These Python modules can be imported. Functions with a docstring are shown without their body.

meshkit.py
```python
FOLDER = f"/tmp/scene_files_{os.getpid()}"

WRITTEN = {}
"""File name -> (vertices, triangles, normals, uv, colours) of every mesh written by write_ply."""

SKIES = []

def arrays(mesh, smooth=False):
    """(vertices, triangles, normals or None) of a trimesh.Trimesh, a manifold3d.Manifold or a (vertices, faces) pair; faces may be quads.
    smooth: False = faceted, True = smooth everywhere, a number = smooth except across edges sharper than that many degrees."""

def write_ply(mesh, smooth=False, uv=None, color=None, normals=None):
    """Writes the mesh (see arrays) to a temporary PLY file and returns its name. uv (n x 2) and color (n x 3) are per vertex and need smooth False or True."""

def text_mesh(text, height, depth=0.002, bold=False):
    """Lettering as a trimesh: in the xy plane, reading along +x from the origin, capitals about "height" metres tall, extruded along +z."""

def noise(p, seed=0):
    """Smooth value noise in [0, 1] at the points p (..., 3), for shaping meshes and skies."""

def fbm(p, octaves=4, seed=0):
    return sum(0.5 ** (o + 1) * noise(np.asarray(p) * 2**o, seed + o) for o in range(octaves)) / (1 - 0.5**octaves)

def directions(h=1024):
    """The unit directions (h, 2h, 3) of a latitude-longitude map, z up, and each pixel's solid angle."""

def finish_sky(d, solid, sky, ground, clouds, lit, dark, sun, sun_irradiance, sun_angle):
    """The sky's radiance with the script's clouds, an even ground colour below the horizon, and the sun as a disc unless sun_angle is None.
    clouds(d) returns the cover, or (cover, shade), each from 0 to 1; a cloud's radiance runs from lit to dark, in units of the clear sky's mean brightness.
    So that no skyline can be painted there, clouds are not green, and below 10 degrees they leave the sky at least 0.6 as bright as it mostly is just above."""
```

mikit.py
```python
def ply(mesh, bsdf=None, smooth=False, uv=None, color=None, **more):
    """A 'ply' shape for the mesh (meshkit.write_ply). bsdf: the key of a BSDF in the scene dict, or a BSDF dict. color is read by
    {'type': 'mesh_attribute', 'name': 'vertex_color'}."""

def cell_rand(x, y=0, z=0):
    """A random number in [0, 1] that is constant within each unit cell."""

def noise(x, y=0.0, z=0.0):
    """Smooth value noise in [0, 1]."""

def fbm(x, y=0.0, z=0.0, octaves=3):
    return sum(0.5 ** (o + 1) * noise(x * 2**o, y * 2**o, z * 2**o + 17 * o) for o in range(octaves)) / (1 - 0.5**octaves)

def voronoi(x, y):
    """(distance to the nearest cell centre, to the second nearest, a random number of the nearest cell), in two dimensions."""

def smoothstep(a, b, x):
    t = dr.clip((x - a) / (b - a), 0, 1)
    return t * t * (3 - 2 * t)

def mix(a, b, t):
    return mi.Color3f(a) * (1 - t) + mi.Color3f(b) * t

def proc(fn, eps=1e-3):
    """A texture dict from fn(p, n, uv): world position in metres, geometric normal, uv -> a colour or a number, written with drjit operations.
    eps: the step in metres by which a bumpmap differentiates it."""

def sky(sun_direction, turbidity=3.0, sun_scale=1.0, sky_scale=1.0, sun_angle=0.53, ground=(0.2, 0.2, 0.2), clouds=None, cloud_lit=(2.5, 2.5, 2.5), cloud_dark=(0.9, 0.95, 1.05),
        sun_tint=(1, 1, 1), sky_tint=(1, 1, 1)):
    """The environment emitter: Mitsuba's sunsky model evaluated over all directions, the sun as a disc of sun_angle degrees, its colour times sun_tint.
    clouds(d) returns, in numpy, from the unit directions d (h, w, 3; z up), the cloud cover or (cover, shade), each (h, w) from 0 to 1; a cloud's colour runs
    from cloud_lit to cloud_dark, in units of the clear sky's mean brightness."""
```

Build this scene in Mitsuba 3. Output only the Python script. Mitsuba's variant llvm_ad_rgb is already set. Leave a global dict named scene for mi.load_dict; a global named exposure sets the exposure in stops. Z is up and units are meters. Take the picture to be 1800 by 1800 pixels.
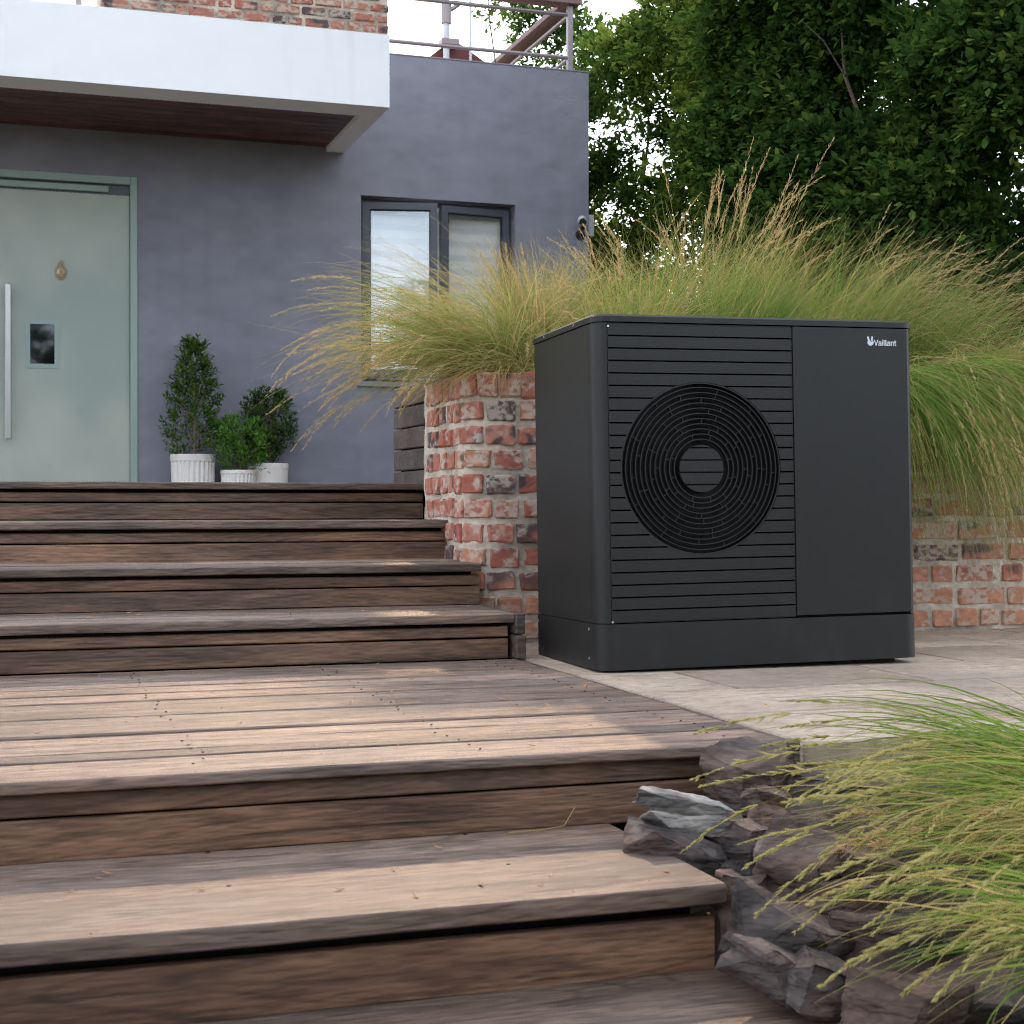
import math, random
import numpy as np
import trimesh, shapely, drjit as dr, mitsuba as mi
from shapely.geometry import Polygon, Point, box as sbox
from shapely import affinity
import mikit, meshkit
from mikit import proc, noise, fbm, smoothstep, mix

T = mi.ScalarTransform4f
rng = np.random.default_rng(11)
random.seed(11)
scene, labels = {}, {}

# ------------------------------------------------------------------ camera, sky, exposure
TH = math.radians(18.4138)
CAM = np.array([-1.5763, -2.9237, 0.4969])
FWD = np.array([math.sin(TH), math.cos(TH), 0.0])
FOC = 2732.97
scene['camera'] = {'type': 'thinlens', 'fov': math.degrees(2 * math.atan(900 / FOC)), 'fov_axis': 'x',
                   'aperture_radius': 0.0024, 'focus_distance': 4.9, 'near_clip': 0.05, 'far_clip': 4000.0,
                   'to_world': T().look_at(origin=CAM.tolist(), target=(CAM + FWD + [0, 0, -15.6 / FOC]).tolist(), up=[0, 0, 1])}
SA, SE = math.radians(14), math.radians(34.3)
SUN = [math.sin(SA) * math.cos(SE), math.cos(SA) * math.cos(SE), math.sin(SE)]


def clouds(d):
    n = meshkit.fbm(d * np.array([3.0, 3.0, 7.0]) + 4.2, 5, seed=5)
    return np.clip(0.55 + (n - 0.5) * 1.2, 0.25, 0.9), 0.15


scene['sky'] = mikit.sky(SUN, turbidity=3.5, sun_scale=0.095, sky_scale=1.0, sun_angle=1.2, clouds=clouds,
                         cloud_lit=(1.9, 1.85, 1.8), cloud_dark=(0.9, 0.95, 1.05), sun_tint=(1.0, 0.86, 0.77), ground=(0.2, 0.18, 0.15))
exposure = 4.0


# ------------------------------------------------------------------ materials
def C(v):
    return mi.Color3f(*v)


def tex(v):
    return v if isinstance(v, dict) else {'type': 'rgb', 'value': list(v)}


def mat(key, base, rough=0.7, bump=None, bscale=1.0, two=True, **kw):
    b = {'type': 'principled', 'base_color': tex(base), 'roughness': rough, **kw}
    if bump is not None:
        b = {'type': 'bumpmap', 'arbitrary': bump, 'scale': bscale, 'bsdf': b}
    scene[key] = {'type': 'twosided', 'bsdf': b} if two else b


def wood_coords(p, uv):
    k = dr.floor(uv.x) * 1.37
    return p.x + k * 3.1, p.y + k * 0.7, p.z + k * 0.9


def wood_fig(p, uv):
    x, y, z = wood_coords(p, uv)
    w = noise(x * 1.3, y * 3, z * 3) * 0.05
    broad = fbm(x * 2.8, (y + w) * 13, (z + w) * 13, 4)
    fine = smoothstep(0.22, 0.78, 0.55 * fbm(x * 26, (y + w) * 170, (z + w) * 170, 2) + 0.45 * fbm(x * 8, (y + w) * 55 + 3, (z + w) * 55, 3))
    return x, y, z, w, broad, fine


def wood_color(light, dark, grey, greyness):
    def fn(p, n, uv):
        x, y, z, w, broad, fine = wood_fig(p, uv)
        tone = mikit.cell_rand(dr.floor(uv.x), 3, 7)
        c = mix(C(dark), C(light), smoothstep(0.25, 0.75, broad))
        g = smoothstep(0.35, 0.75, fbm(x * 1.7, y * 5, z * 5, 3)) * greyness + greyness * 0.35
        c = mix(c, C(grey), dr.clip(g, 0, 1))
        c = c * (0.56 + 0.8 * fine) * (0.66 + 0.62 * tone)
        fq = fbm(x * 0.75, (y + w) * 9 + 11, (z + w) * 9, 2) * 11
        ring = smoothstep(0.0, 0.17, dr.abs(fq - dr.floor(fq) - 0.5))
        c = c * (0.70 + 0.30 * ring)
        streak = smoothstep(0.70, 0.86, noise(x * 5.5, (y + w) * 75, (z + w) * 75))
        c = c * (1 - 0.28 * streak)
        kd = mikit.voronoi(x * 2.1, (y + z) * 8)
        knot = (1 - smoothstep(0.02, 0.085, kd[0])) * dr.select(kd[2] > 0.8, 1.0, 0.0)
        c = c * (1 - 0.6 * knot)
        blotch = smoothstep(0.6, 0.8, fbm(x * 2.5, y * 4, z * 7, 3))
        pale = smoothstep(0.62, 0.8, fbm(x * 3.3 + 5, y * 9, z * 12, 4))
        return mix(c * (1 - 0.34 * blotch), C(light) * 1.25, 0.22 * pale)
    return fn


def wood_bump(p, n, uv):
    x, y, z, w, broad, fine = wood_fig(p, uv)
    crack = smoothstep(0.74, 0.88, noise(x * 5.5, (y + w) * 75, (z + w) * 75))
    return fine * 0.9 + broad * 0.5 - crack * 0.8


WB = proc(wood_bump, 8e-4)
mat('mat_wood_top', proc(wood_color((0.190, 0.120, 0.085), (0.085, 0.052, 0.037), (0.150, 0.117, 0.097), 0.55)), 0.62, WB, 0.0014)
mat('mat_wood_riser', proc(wood_color((0.240, 0.125, 0.070), (0.095, 0.047, 0.028), (0.150, 0.108, 0.082), 0.26)), 0.55, WB, 0.0012)
mat('mat_wood_dark', proc(wood_color((0.10, 0.065, 0.05), (0.05, 0.032, 0.026), (0.11, 0.095, 0.085), 0.4)), 0.6, WB, 0.0014)
mat('mat_soffit', proc(wood_color((0.16, 0.062, 0.045), (0.075, 0.028, 0.024), (0.09, 0.05, 0.045), 0.1)), 0.4)


def brick_col(p, n, uv):
    k = dr.floor(uv.x)
    r1, r2, r3 = mikit.cell_rand(k, 1, 2), mikit.cell_rand(k, 5, 9), mikit.cell_rand(k, 11, 4)
    q = p + mi.Vector3f(k * 0.37, k * 0.11, k * 0.53)
    f1 = fbm(q.x * 14, q.y * 14, q.z * 14, 3)
    f2 = fbm(q.x * 60, q.y * 60, q.z * 60, 3)
    f3 = fbm(q.x * 22 + 31, q.y * 22, q.z * 22, 4)
    red = mix(C((0.335, 0.10, 0.068)), C((0.43, 0.185, 0.13)), r1)
    red = mix(red, C((0.47, 0.22, 0.12)), dr.select(r3 > 0.8, 0.8, 0.0) * smoothstep(0.3, 0.6, f1))
    low = smoothstep(0.28, 0.1, p.z) * dr.select(p.z > -1, 1.0, 0.0)
    red = mix(red, C((0.50, 0.25, 0.135)), 0.65 * low)
    c = red * (0.65 + 0.7 * f2)
    k2 = r2 * dr.select(r2 > 0.80, 1.0, 0.22)
    burnt = smoothstep(0.62 - 0.36 * k2, 0.78 - 0.30 * k2, f1 + 0.2 * (f2 - 0.5))
    c = mix(c, C((0.055, 0.045, 0.05)), burnt * (1 - low) * 0.9)
    smear = smoothstep(0.46, 0.64, f3 + 0.22 * (r3 - 0.5)) * smoothstep(0.3, 0.55, f2)
    return mix(c, C((0.48, 0.415, 0.345)), 0.75 * smear)


def rough_bump(p, n, uv):
    return fbm(p.x * 90, p.y * 90, p.z * 90, 3) + 1.5 * fbm(p.x * 25, p.y * 25, p.z * 25, 2)


RB = proc(rough_bump, 1e-3)
mat('mat_brick', proc(brick_col), 0.85, RB, 0.0032)


def mortar_col(p, n, uv):
    a = fbm(p.x * 9, p.y * 9, p.z * 9, 4)
    b = fbm(p.x * 70, p.y * 70, p.z * 70, 2)
    c = mix(C((0.33, 0.27, 0.21)), C((0.58, 0.50, 0.40)), smoothstep(0.25, 0.7, a))
    st = smoothstep(0.62, 0.8, fbm(p.x * 5 + 7, p.y * 5, p.z * 3, 3))
    return mix(c, C((0.19, 0.17, 0.155)), 0.55 * st) * (0.75 + 0.5 * b)


mat('mat_mortar', proc(mortar_col), 0.92, RB, 0.006)


def facade_col(p, n, uv):
    a = fbm(p.x * 1.4, p.y * 1.4, p.z * 1.1, 4)
    b = fbm(p.x * 6, p.y * 6, p.z * 9, 3)
    s = fbm(p.x * 9, p.y * 9, p.z * 0.7, 2)
    c = mix(C((0.186, 0.181, 0.218)), C((0.226, 0.219, 0.258)), smoothstep(0.25, 0.75, a))
    return c * (0.80 + 0.27 * b + 0.14 * s)


def facade_bump(p, n, uv):
    return fbm(p.x * 7, p.y * 7, p.z * 9, 3) * 1.6 + fbm(p.x * 60, p.y * 60, p.z * 60, 2) * 0.25


mat('mat_facade', proc(facade_col), 0.6, proc(facade_bump, 2e-3), 0.0045)


def white_col(p, n, uv):
    a = fbm(p.x * 1.1, p.y * 1.1, p.z * 2.2, 4)
    drip = smoothstep(0.6, 0.85, fbm(p.x * 14, p.y * 14, p.z * 0.8, 3))
    return C((0.80, 0.80, 0.80)) * (0.93 + 0.1 * a) * (1 - 0.06 * drip)


mat('mat_white', proc(white_col), 0.75, proc(facade_bump, 2e-3), 0.003)


def door_col(p, n, uv):
    a = fbm(p.x * 1.6, p.y, p.z * 1.1, 4)
    b = fbm(p.x * 5 + 3, p.y, p.z * 4, 4)
    c = mix(C((0.27, 0.32, 0.275)), C((0.39, 0.41, 0.345)), smoothstep(0.3, 0.7, a))
    mark = smoothstep(0.64, 0.76, b)
    return mix(c, C((0.20, 0.275, 0.27)), 0.3 * mark)


mat('mat_door', proc(door_col), 0.38)
mat('mat_door_frame', (0.26, 0.335, 0.295), 0.4)


def pave_col(p, n, uv):
    k = dr.floor(uv.x)
    r = mikit.cell_rand(k, 4, 1)
    a = fbm(p.x * 3 + k, p.y * 3, p.z, 4)
    b = fbm(p.x * 40, p.y * 110, p.z, 3)
    vein = smoothstep(0.68, 0.82, fbm(p.x * 6, p.y * 30 + k * 3, 0, 4))
    c = mix(C((0.265, 0.200, 0.150)), C((0.365, 0.288, 0.222)), smoothstep(0.3, 0.7, a)) * (0.86 + 0.24 * r)
    c = c * (0.66 + 0.68 * b)
    c = mix(c, C((0.15, 0.115, 0.095)), 0.6 * vein)
    dirt = smoothstep(0.6, 0.8, fbm(p.x * 1.4 + 9, p.y * 1.4, 0, 4))
    return mix(c, C((0.19, 0.16, 0.135)), 0.45 * dirt)


def pave_bump(p, n, uv):
    return fbm(p.x * 30, p.y * 60, p.z * 30, 3) - 1.2 * smoothstep(0.66, 0.8, fbm(p.x * 6, p.y * 30 + dr.floor(uv.x) * 3, 0, 4))


mat('mat_paving', proc(pave_col), 0.75, proc(pave_bump, 1.5e-3), 0.003)


def slate_col(p, n, uv):
    k = dr.floor(uv.x)
    kind = uv.y
    q = p + mi.Vector3f(k * 0.31, k * 0.17, k * 0.23)
    a = fbm(q.x * 8, q.y * 8, q.z * 20, 4)
    b = fbm(q.x * 60, q.y * 60, q.z * 60, 3)
    grey = mix(C((0.030, 0.0245, 0.0235)), C((0.088, 0.072, 0.066)), smoothstep(0.3, 0.7, a))
    brown = mix(C((0.062, 0.040, 0.032)), C((0.175, 0.115, 0.092)), smoothstep(0.3, 0.7, a))
    pale = mix(C((0.10, 0.097, 0.094)), C((0.29, 0.27, 0.245)), smoothstep(0.35, 0.62, a))
    rust = smoothstep(0.42, 0.62, fbm(q.x * 5 + 3, q.y * 5, q.z * 9, 4))
    grey = mix(grey, brown, 0.7 * rust)
    c = mix(grey, brown, smoothstep(0.2, 0.5, kind))
    c = mix(c, pale, smoothstep(0.6, 0.9, kind))
    lich = smoothstep(0.66, 0.74, fbm(q.x * 20, q.y * 20, q.z * 20, 4))
    c = mix(c, C((0.17, 0.165, 0.15)), 0.35 * lich)
    crack = smoothstep(0.7, 0.82, fbm(q.x * 9, q.y * 9, q.z * 70, 3))
    return c * (0.6 + 0.8 * b) * (1 - 0.5 * crack)


def slate_bump(p, n, uv):
    k = dr.floor(uv.x)
    q = p + mi.Vector3f(k * 0.31, k * 0.17, k * 0.23)
    return fbm(q.x * 25, q.y * 25, q.z * 90, 3) * 1.3 + fbm(q.x * 110, q.y * 110, q.z * 110, 2) * 0.5 + fbm(q.x * 12, q.y * 12, q.z * 12, 2)


mat('mat_slate', proc(slate_col), 0.85, proc(slate_bump, 1e-3), 0.007, specular=0.25)


def soil_col(p, n, uv):
    a = fbm(p.x * 20, p.y * 20, p.z * 20, 4)
    return mix(C((0.035, 0.025, 0.018)), C((0.115, 0.085, 0.06)), smoothstep(0.3, 0.75, a))


mat('mat_soil', proc(soil_col), 0.95, RB, 0.01)


def ground_col(p, n, uv):
    a = fbm(p.x * 0.5, p.y * 0.5, 0, 4)
    b = fbm(p.x * 9, p.y * 9, 0, 3)
    return mix(C((0.12, 0.10, 0.075)), C((0.10, 0.12, 0.055)), smoothstep(0.35, 0.65, a)) * (0.6 + 0.8 * b)


mat('mat_ground', proc(ground_col), 0.95)


def grass_col(p, n, uv):
    tone, v = uv.x, uv.y
    green = mix(C((0.070, 0.155, 0.030)), C((0.245, 0.365, 0.075)), smoothstep(0.0, 0.5, tone))
    straw = mix(C((0.42, 0.345, 0.125)), C((0.58, 0.455, 0.22)), smoothstep(0.5, 1.0, tone))
    c = mix(green, straw, smoothstep(0.42, 0.62, tone))
    return mix(c, C((0.40, 0.31, 0.16)), smoothstep(0.65, 1.0, v) * 0.55 + 0.35 * smoothstep(0.25, 0.0, v))


scene['mat_grass'] = {'type': 'principledthin', 'base_color': proc(grass_col), 'roughness': 0.45, 'diff_trans': 1.1}
scene['mat_plume'] = {'type': 'principledthin', 'base_color': tex((0.56, 0.42, 0.21)), 'roughness': 0.7, 'diff_trans': 1.0}
scene['mat_plume_green'] = {'type': 'principledthin', 'base_color': tex((0.46, 0.42, 0.17)), 'roughness': 0.6, 'diff_trans': 0.9}


def leaf_col(p, n, uv):
    t = uv.x
    c = mix(C((0.020, 0.050, 0.014)), C((0.085, 0.165, 0.034)), smoothstep(0.05, 0.8, t))
    c = mix(c, C((0.21, 0.29, 0.05)), smoothstep(0.78, 0.97, t))
    c = mix(c, C((0.22, 0.035, 0.03)), dr.select(t > 0.993, 0.8, 0.0))
    return c


scene['mat_leaf'] = {'type': 'principledthin', 'base_color': proc(leaf_col), 'roughness': 0.3, 'diff_trans': 0.95}
scene['mat_bright_leaf'] = {'type': 'principledthin', 'base_color': tex((0.13, 0.26, 0.05)), 'roughness': 0.4, 'diff_trans': 0.7}
mat('mat_bark', (0.16, 0.115, 0.08), 0.9, RB, 0.006)


def paint_bump(p, n, uv):
    return noise(p.x * 700, p.y * 700, p.z * 700)


def unit_col(p, n, uv):
    a = fbm(p.x * 3, p.y * 3, p.z * 2, 4)
    d = smoothstep(0.5, 0.8, fbm(p.x * 14, p.y * 14, p.z * 5, 4)) * smoothstep(0.35, 0.0, p.z)
    return C((0.0168, 0.0160, 0.0150)) * (0.86 + 0.3 * a) + C((0.012, 0.0105, 0.009)) * d


mat('mat_unit', proc(unit_col), 0.45, proc(paint_bump, 3e-4), 0.00012, specular=0.36)
mat('mat_unit_dark', (0.012, 0.012, 0.0125), 0.5)
mat('mat_black', (0.004, 0.004, 0.004), 0.7)
mat('mat_rail', (0.30, 0.25, 0.25), 0.4, metallic=0.4)
mat('mat_rail_wood', (0.20, 0.12, 0.105), 0.6)
mat('mat_frame', (0.062, 0.066, 0.085), 0.4)
mat('mat_blind', (0.86, 0.85, 0.80), 0.8)
mat('mat_blind_sheer', (0.72, 0.73, 0.72), 0.8)
mat('mat_ceramic', (0.70, 0.655, 0.60), 0.55, RB, 0.0006)
mat('mat_white_plastic', (0.42, 0.42, 0.43), 0.35)
mat('mat_brass', (0.55, 0.42, 0.26), 0.45, metallic=0.6)
mat('mat_silver', (0.50, 0.50, 0.52), 0.3, metallic=0.7)
mat('mat_maroon', (0.15, 0.045, 0.04), 0.7)
mat('mat_dry_leaf', (0.32, 0.15, 0.065), 0.7)
mat('mat_pipe', (0.62, 0.64, 0.68), 0.45)
mat('mat_steel', (0.50, 0.48, 0.46), 0.3, metallic=1.0)
mat('mat_dark_glass', (0.004, 0.005, 0.005), 0.03, specular=0.8)
scene['mat_glass'] = {'type': 'thindielectric', 'int_ior': 1.6}

UID = [0]


def nuid():
    UID[0] += 1
    return UID[0]


def numbered(key):
    if key not in scene:
        return key
    i = 1
    while f'{key}_{i:03d}' in scene:
        i += 1
    return f'{key}_{i:03d}'


TAKEN = set()


def thing(name, label=None, cat=None, group=None, kind=None):
    key, i = name, 0
    while key in TAKEN:
        i += 1
        key = f'{name}_{i:03d}'
    TAKEN.add(key)
    d = {}
    for k, v in (('label', label), ('category', cat), ('group', group), ('kind', kind)):
        if v:
            d[k] = v
    labels[key] = d
    return key


def obj(name, mesh, m, parent=None, smooth=False, uid=True, vy=0.5, kind=None, label=None, uv=None, M=None):
    key = numbered(f'{parent}__{name}' if parent else name)
    if isinstance(mesh, (list, tuple)) and len(mesh) and isinstance(mesh[0], trimesh.Trimesh):
        mesh = trimesh.util.concatenate(mesh)
    if smooth not in (False, True) and uv is None:
        mesh = trimesh.graph.smooth_shade(mesh, angle=math.radians(smooth), facet_minarea=None)
        smooth = True
    if M is not None:
        mesh = mesh.copy()
        mesh.apply_transform(M)
    n = len(mesh.vertices) if hasattr(mesh, 'vertices') else len(mesh[0])
    if uv is None:
        uv = np.tile([nuid() + 0.5, vy], (n, 1))
    scene[key] = mikit.ply(mesh, m, smooth, uv=uv)
    if kind or label:
        labels[key] = {k: v for k, v in (('kind', kind), ('label', label)) if v}
    return key


# ------------------------------------------------------------------ mesh helpers
def cbox(x0, x1, y0, y1, z0, z1, c=0.003):
    c = min(c, (x1 - x0) / 2.1, (y1 - y0) / 2.1, (z1 - z0) / 2.1)
    P = []
    for sx, (xa, xs) in enumerate(((x0, 1), (x1, -1))):
        for ya, ys in ((y0, 1), (y1, -1)):
            for za, zs in ((z0, 1), (z1, -1)):
                P += [(xa, ya + ys * c, za + zs * c), (xa + xs * c, ya, za + zs * c), (xa + xs * c, ya + ys * c, za)]
    return trimesh.convex.convex_hull(np.array(P))


def box(x0, x1, y0, y1, z0, z1):
    return trimesh.creation.box(bounds=[[x0, y0, z0], [x1, y1, z1]])


def ext(poly, z0, z1):
    ms = []
    for g in getattr(poly, 'geoms', [poly]):
        if g.area > 1e-9:
            m = trimesh.creation.extrude_polygon(g, z1 - z0, engine='earcut')
            m.apply_translation([0, 0, z0])
            ms.append(m)
    return trimesh.util.concatenate(ms)


XZ = np.array([[1, 0, 0, 0], [0, 0, -1, 0], [0, 1, 0, 0], [0, 0, 0, 1.0]])   # polygon (x, z) extruded along -y


def ext_y(poly, y0, y1):
    """polygon in (x,z), extruded from y0 to y1"""
    m = ext(poly, -y1, -y0)
    m.apply_transform(XZ)
    return m


def plank(x0, x1, y0, y1, z0, z1, c=0.004, wob=0.0014, step=0.2, seed=None):
    """a board running along x, with slightly uneven edges"""
    s = nuid() if seed is None else seed
    n = max(2, int((x1 - x0) / step) + 1)
    xs = np.linspace(x0, x1, n)
    sec = np.array([(y0, z0 + c), (y0 + c, z0), (y1 - c, z0), (y1, z0 + c), (y1, z1 - c), (y1 - c, z1), (y0 + c, z1), (y0, z1 - c)])
    k = len(sec)
    V = np.zeros((n, k, 3))
    V[:, :, 0] = xs[:, None]
    V[:, :, 1:] = sec[None]
    pts = np.stack([xs * 3.1, xs * 0 + s * 1.7, xs * 0], -1)
    dz, dy = meshkit.fbm(pts, 3, 1) - 0.5, meshkit.fbm(pts + 50, 3, 2) - 0.5
    V[:, :, 2] += (dz * wob * 2)[:, None]
    V[:, :, 1] += (dy * wob * 2)[:, None]
    jit = meshkit.noise(np.stack(np.broadcast_arrays(xs[:, None] * 9, np.arange(k)[None] * 3.3 + s, 0.0), -1)) - 0.5
    V[:, :, 2] += jit * wob
    V = V.reshape(-1, 3)
    F = []
    for i in range(n - 1):
        for j in range(k):
            a, b = i * k + j, i * k + (j + 1) % k
            F += [(a, b, b + k), (a, b + k, a + k)]
    for j in range(1, k - 1):
        F += [(0, j + 1, j)]
        e = (n - 1) * k
        F += [(e, e + j, e + j + 1)]
    m = trimesh.Trimesh(V, F, process=False)
    if m.volume < 0:
        m.invert()
    return m


def tube(p0, p1, r, n=10):
    return trimesh.creation.cylinder(r, segment=[p0, p1], sections=n)


def polytube(pts, r, n=6):
    pts = np.asarray(pts, float)
    rs = np.broadcast_to(r, len(pts))
    d = np.gradient(pts, axis=0)
    d /= np.linalg.norm(d, axis=1, keepdims=True)
    a = np.cross(d, [0.31, 0.17, 0.93])
    bad = np.linalg.norm(a, axis=1) < 0.2
    a[bad] = np.cross(d[bad], [1, 0, 0])
    a /= np.linalg.norm(a, axis=1, keepdims=True)
    b = np.cross(d, a)
    t = np.arange(n) * 2 * np.pi / n
    V = pts[:, None] + rs[:, None, None] * (np.cos(t)[None, :, None] * a[:, None] + np.sin(t)[None, :, None] * b[:, None])
    F = []
    for i in range(len(pts) - 1):
        for j in range(n):
            p, q = i * n + j, i * n + (j + 1) % n
            F += [(p, q, q + n), (p, q + n, p + n)]
    for j in range(1, n - 1):
        e = (len(pts) - 1) * n
        F += [(0, j + 1, j), (e, e + j, e + j + 1)]
    return trimesh.Trimesh(V.reshape(-1, 3), F, process=False)


def lathe(prof, n=48, flute=None):
    prof = np.asarray(prof, float)
    t = np.arange(n) * 2 * np.pi / n
    V = np.zeros((len(prof), n, 3))
    for i, (r, z) in enumerate(prof):
        rr = np.full(n, r)
        if flute and flute[1] <= z <= flute[2]:
            rr = rr - flute[3] * (0.5 - 0.5 * np.cos(t * flute[0])) ** 1.0
        V[i, :, 0], V[i, :, 1], V[i, :, 2] = rr * np.cos(t), rr * np.sin(t), z
    F = []
    for i in range(len(prof) - 1):
        for j in range(n):
            a, b = i * n + j, i * n + (j + 1) % n
            F += [(a, b, b + n), (a, b + n, a + n)]
    return trimesh.Trimesh(V.reshape(-1, 3), F, process=False)


# ------------------------------------------------------------------ ground and soil
g = thing('ground', 'brown soil and patchy lawn around the terraces', kind='structure')
scene['ground'] = mikit.ply(trimesh.Trimesh([[-400, -400, -0.75], [400, -400, -0.75], [400, 400, -0.75], [-400, 400, -0.75]], [[0, 1, 2], [0, 2, 3]], process=False), 'mat_ground')


def sheet(x0, x1, y0, y1, nx, ny, fz):
    xs, ys = np.meshgrid(np.linspace(x0, x1, nx), np.linspace(y0, y1, ny), indexing='ij')
    V = np.stack([xs, ys, fz(xs, ys)], -1).reshape(-1, 3)
    i, j = np.meshgrid(np.arange(nx - 1), np.arange(ny - 1), indexing='ij')
    a = (i * ny + j).ravel()
    F = np.vstack([np.stack([a, a + ny, a + ny + 1], 1), np.stack([a, a + ny + 1, a + 1], 1)])
    return trimesh.Trimesh(V, F, process=False)


def lump(x, y, k=6, s=0):
    return meshkit.fbm(np.stack([x * k, y * k, x * 0 + s], -1), 4) - 0.5


def bank_z(x, y):
    back = np.clip((y + 1.3) / 1.25, 0, 1)
    right = np.clip((x + 0.42) / 0.9, 0, 1)
    z = -0.52 + 0.40 * back + 0.30 * right * (0.5 + 0.5 * back)
    return np.minimum(z, -0.10) + 0.05 * lump(x, y) - 0.14 * np.clip((-0.12 - x) / 0.2, 0, 1)


k = thing('soil_bank', 'dark soil bank between the slate rocks', kind='structure')
scene[k] = mikit.ply(sheet(-0.45, 3.5, -2.6, -0.03, 120, 80, bank_z), 'mat_soil', True)
k = thing('garden_soil', 'planting soil behind the brick wall and under the hedge', kind='structure')
soil_z = lambda x, y: 0.90 + 0.08 * lump(x, y, 2)
scene[k] = mikit.ply(trimesh.util.concatenate([sheet(0.14, 3.45, 2.44, 3.55, 90, 40, soil_z), sheet(3.45, 16, 2.44, 26, 80, 140, soil_z), sheet(2.87, 3.45, 8.6, 26, 10, 80, soil_z)]), 'mat_soil', True)

# ------------------------------------------------------------------ timber terraces and steps
XL = -4.6
F_ = 8.5
R_, G_, R2 = 0.145, 0.435, 0.154


def boards_top(parent, edges, ztop, thick, x1=0.0, front_extra=0.0, m='mat_wood_top', name='plank', gap=0.009, xl=XL):
    for i, (a, b) in enumerate(zip(edges[:-1], edges[1:])):
        dz = float(rng.uniform(-0.003, 0.002))
        obj(name, plank(xl, x1 + float(rng.uniform(-.003, .002)), a + gap / 2, b - gap / 2, ztop - thick, ztop + dz), m, parent, 40)


land = thing('timber_landing', 'weathered timber landing in front of the upper steps', kind='structure')
boards_top(land, [-0.018, 0.187, 0.278, 0.398, 0.517, 0.655, 0.794, 0.940, 1.086, 1.225, 1.363, 1.464, 1.564, 1.68, 1.80], 0.0, 0.026, gap=0.0085)
obj('edge_board', cbox(0.003, 0.03, 0.02, 1.78, -0.05, -0.006), 'mat_wood_top', land)
obj('frame', box(XL, -0.02, 0.07, 1.8, -0.7, -0.03), 'mat_black', land)
obj('end_block', cbox(-0.045, 0.034, -0.012, 0.02, -0.11, -0.002), 'mat_wood_dark', land)

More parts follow.
